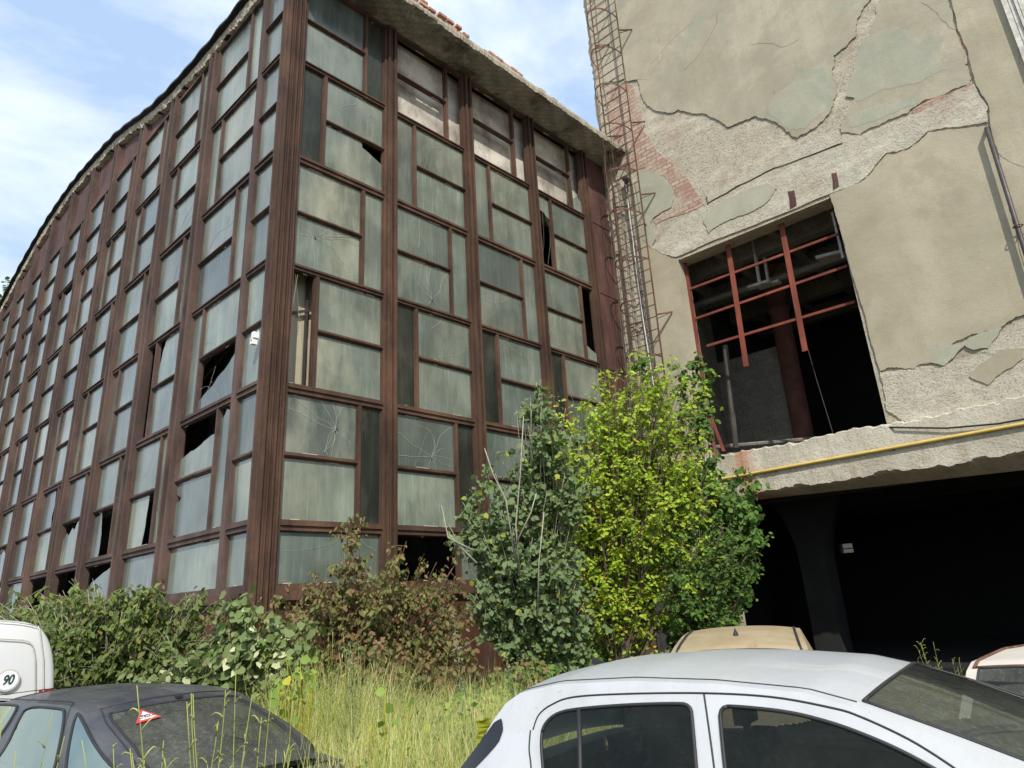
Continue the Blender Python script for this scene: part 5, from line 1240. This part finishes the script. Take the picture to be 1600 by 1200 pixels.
for i, (px, top, D, nb, ln) in enumerate(((300, 1110, 2.5, 5, (-.03, 0)), (345, 1085, 2.35, 5, (-.05, .0)), (395, 1085, 2.5, 5, (.03, 0)), (440, 1100, 2.8, 4, (.05, 0)), (15, 1120, 2.3, 4, (0, 0)), (55, 1150, 2.4, 3, (.03, 0)))):
    t = atD(px, top, D); put_weed(['yellowish weed stalks with thin pods below the red triangle sticker of the black car', 'yellowish podded weed stalks just right of the red sticker on the black car', 'yellowish weed stalks with thin pods before the black car\'s rear window, middle clump', 'yellowish weed stalks with thin pods at the right end of the black car', 'yellowish weed stalks at the lower left edge before the black car\'s door', 'small weed stalks beside the left edge clump'][i], (t[0], t[1], 0), t[2]*1.04, nb+7, 50+i, ln, pod=.065)
for i, (px, top, D, nb) in enumerate(((520, 985, 6.4, 7), (560, 975, 6.6, 6), (470, 1000, 6.2, 6), (620, 1015, 6.0, 6), (680, 1010, 6.3, 5), (430, 1040, 5.6, 5), (545, 1030, 5.4, 6), (500, 1090, 4.8, 5), (650, 1060, 5.2, 5), (600, 1090, 4.7, 5))):
    t = atD(px, top, D); o = put_weed('pale yellow seeding weed stalk standing in the dry grass between the foreground cars', (t[0], t[1], 0), t[2], nb, 80+i, group='seeding weed stalks in the dry grass', pod=.12)
for i, (px, top, D) in enumerate(((1455, 1000, 6.6), (1485, 1015, 6.5), (1420, 1012, 6.7), (1510, 1035, 6.5))):
    t = atD(px, top, D); put_weed('greenish weed stalk poking up behind the windscreen of the white hatchback', (t[0], t[1], 0), t[2], 6, 120+i, group='weeds behind the white hatchback', pod=.10)
for i, (px, top, D, h_) in enumerate(((708, 960, 6.6, 1), (545, 1005, 6.2, 1), (790, 1020, 6.2, 1))):
    t = atD(px, top, D); base = np.array([t[0]+.12, t[1], 0]); root = empty('mugwort', tuple(base), 0, ['silvery mugwort stalk before the poplar sapling, tallest of the three', 'silvery mugwort stalk left of the dry grass, beside the brown shrub', 'silvery mugwort stalk just left of the white hatchback'][i], 'weed', 'silvery mugwort stalks')
    c = bez(base, base+np.array([.0, 0, t[2]*.6]), t, 20); mb = MB(); mb.tube(list(c), .006, 5, .002); mb.build('stem', 'leaf_silver', root, True)
    pos = np.repeat(c[6:], 9, axis=0)+rng.normal(0, .018, (14*9, 3)); leaves_mesh('leaves', 'leaf_silver', root, pos, (.2, -.6, .5), .045, 'narrow', .1)
# mallow with big scalloped leaves
for i, (px, py, D, n_) in enumerate(((455, 1085, 5.0, 26), (480, 1060, 5.2, 16), (600, 1110, 4.4, 10))):
    t = atD(px, py, D); base = np.array([t[0], t[1], 0]); root = empty('mallow', tuple(base), 0, ['yellow-green mallow with scalloped leaves beside the black car, larger one', 'yellow-green mallow just behind the larger one by the black car', 'small yellow mallow low in the dry grass'][i], 'plant', 'mallow plants')
    mb = MB(); pos = []
    for k in range(n_):
        e = t+rng.normal(0, .12, 3)*np.array([1, 1, .6]); mb.tube(list(bez(base, base*.5+e*.5+np.array([0, 0, .2]), e, 7)), .004, 4, .002); pos.append(e)
    mb.build('stem', 'leaf_mallow', root, True); leaves_mesh('leaves', 'leaf_mallow', root, np.array(pos), (.3, -.8, .5), .072, 'round', .0)
t = atD(752, 1160, 3.6); base = np.array([t[0], t[1], 0]); root = empty('yellow_leaf_weed', tuple(base), 0, 'single weed with one large yellow leaf behind the white hatchback\'s rear corner', 'plant')
mb = MB(); mb.tube(list(bez(base, base*.5+t*.5, t, 8)), .005, 5, .003); mb.build('stem', 'leaf_yellow', root, True)
mb = MB(); mb.ti = (.5, .9, .1); S_ = AR; U_ = AU
pts = [(math.cos(a)*(.045+.012*math.cos(5*a)), math.sin(a)*(.075+.008*math.cos(5*a))) for a in np.linspace(0, 6.28, 25)[:-1]]
mb.prism([t+S_*(p[0]+.02)+U_*(p[1]+.06)-AF*(.02*math.cos(p[0]*30)) for p in pts], tuple(AF*.001)); mb.build('leaf', 'leaf_yellow', root)


# pale bare shoots of the poplar and a fallen light strip of dry stems
pop = bpy.data.objects['poplar_sapling']; mb = MB()
for pts in (((812, 900), (806, 820), (813, 740), (818, 650)), ((806, 850), (830, 800), (838, 770)), ((740, 860), (700, 840), (690, 790)), ((745, 880), (715, 850), (702, 835)), ((806, 880), (790, 780), (770, 740), (757, 700)), ((840, 960), (842, 880), (850, 800))):
    P = [atD(p[0], p[1], 9.55+.05*i) for i, p in enumerate(pts)]; mb.tube(P, .014, 6, .006)
mb.build('shoot', 'bark_pale', pop, True)
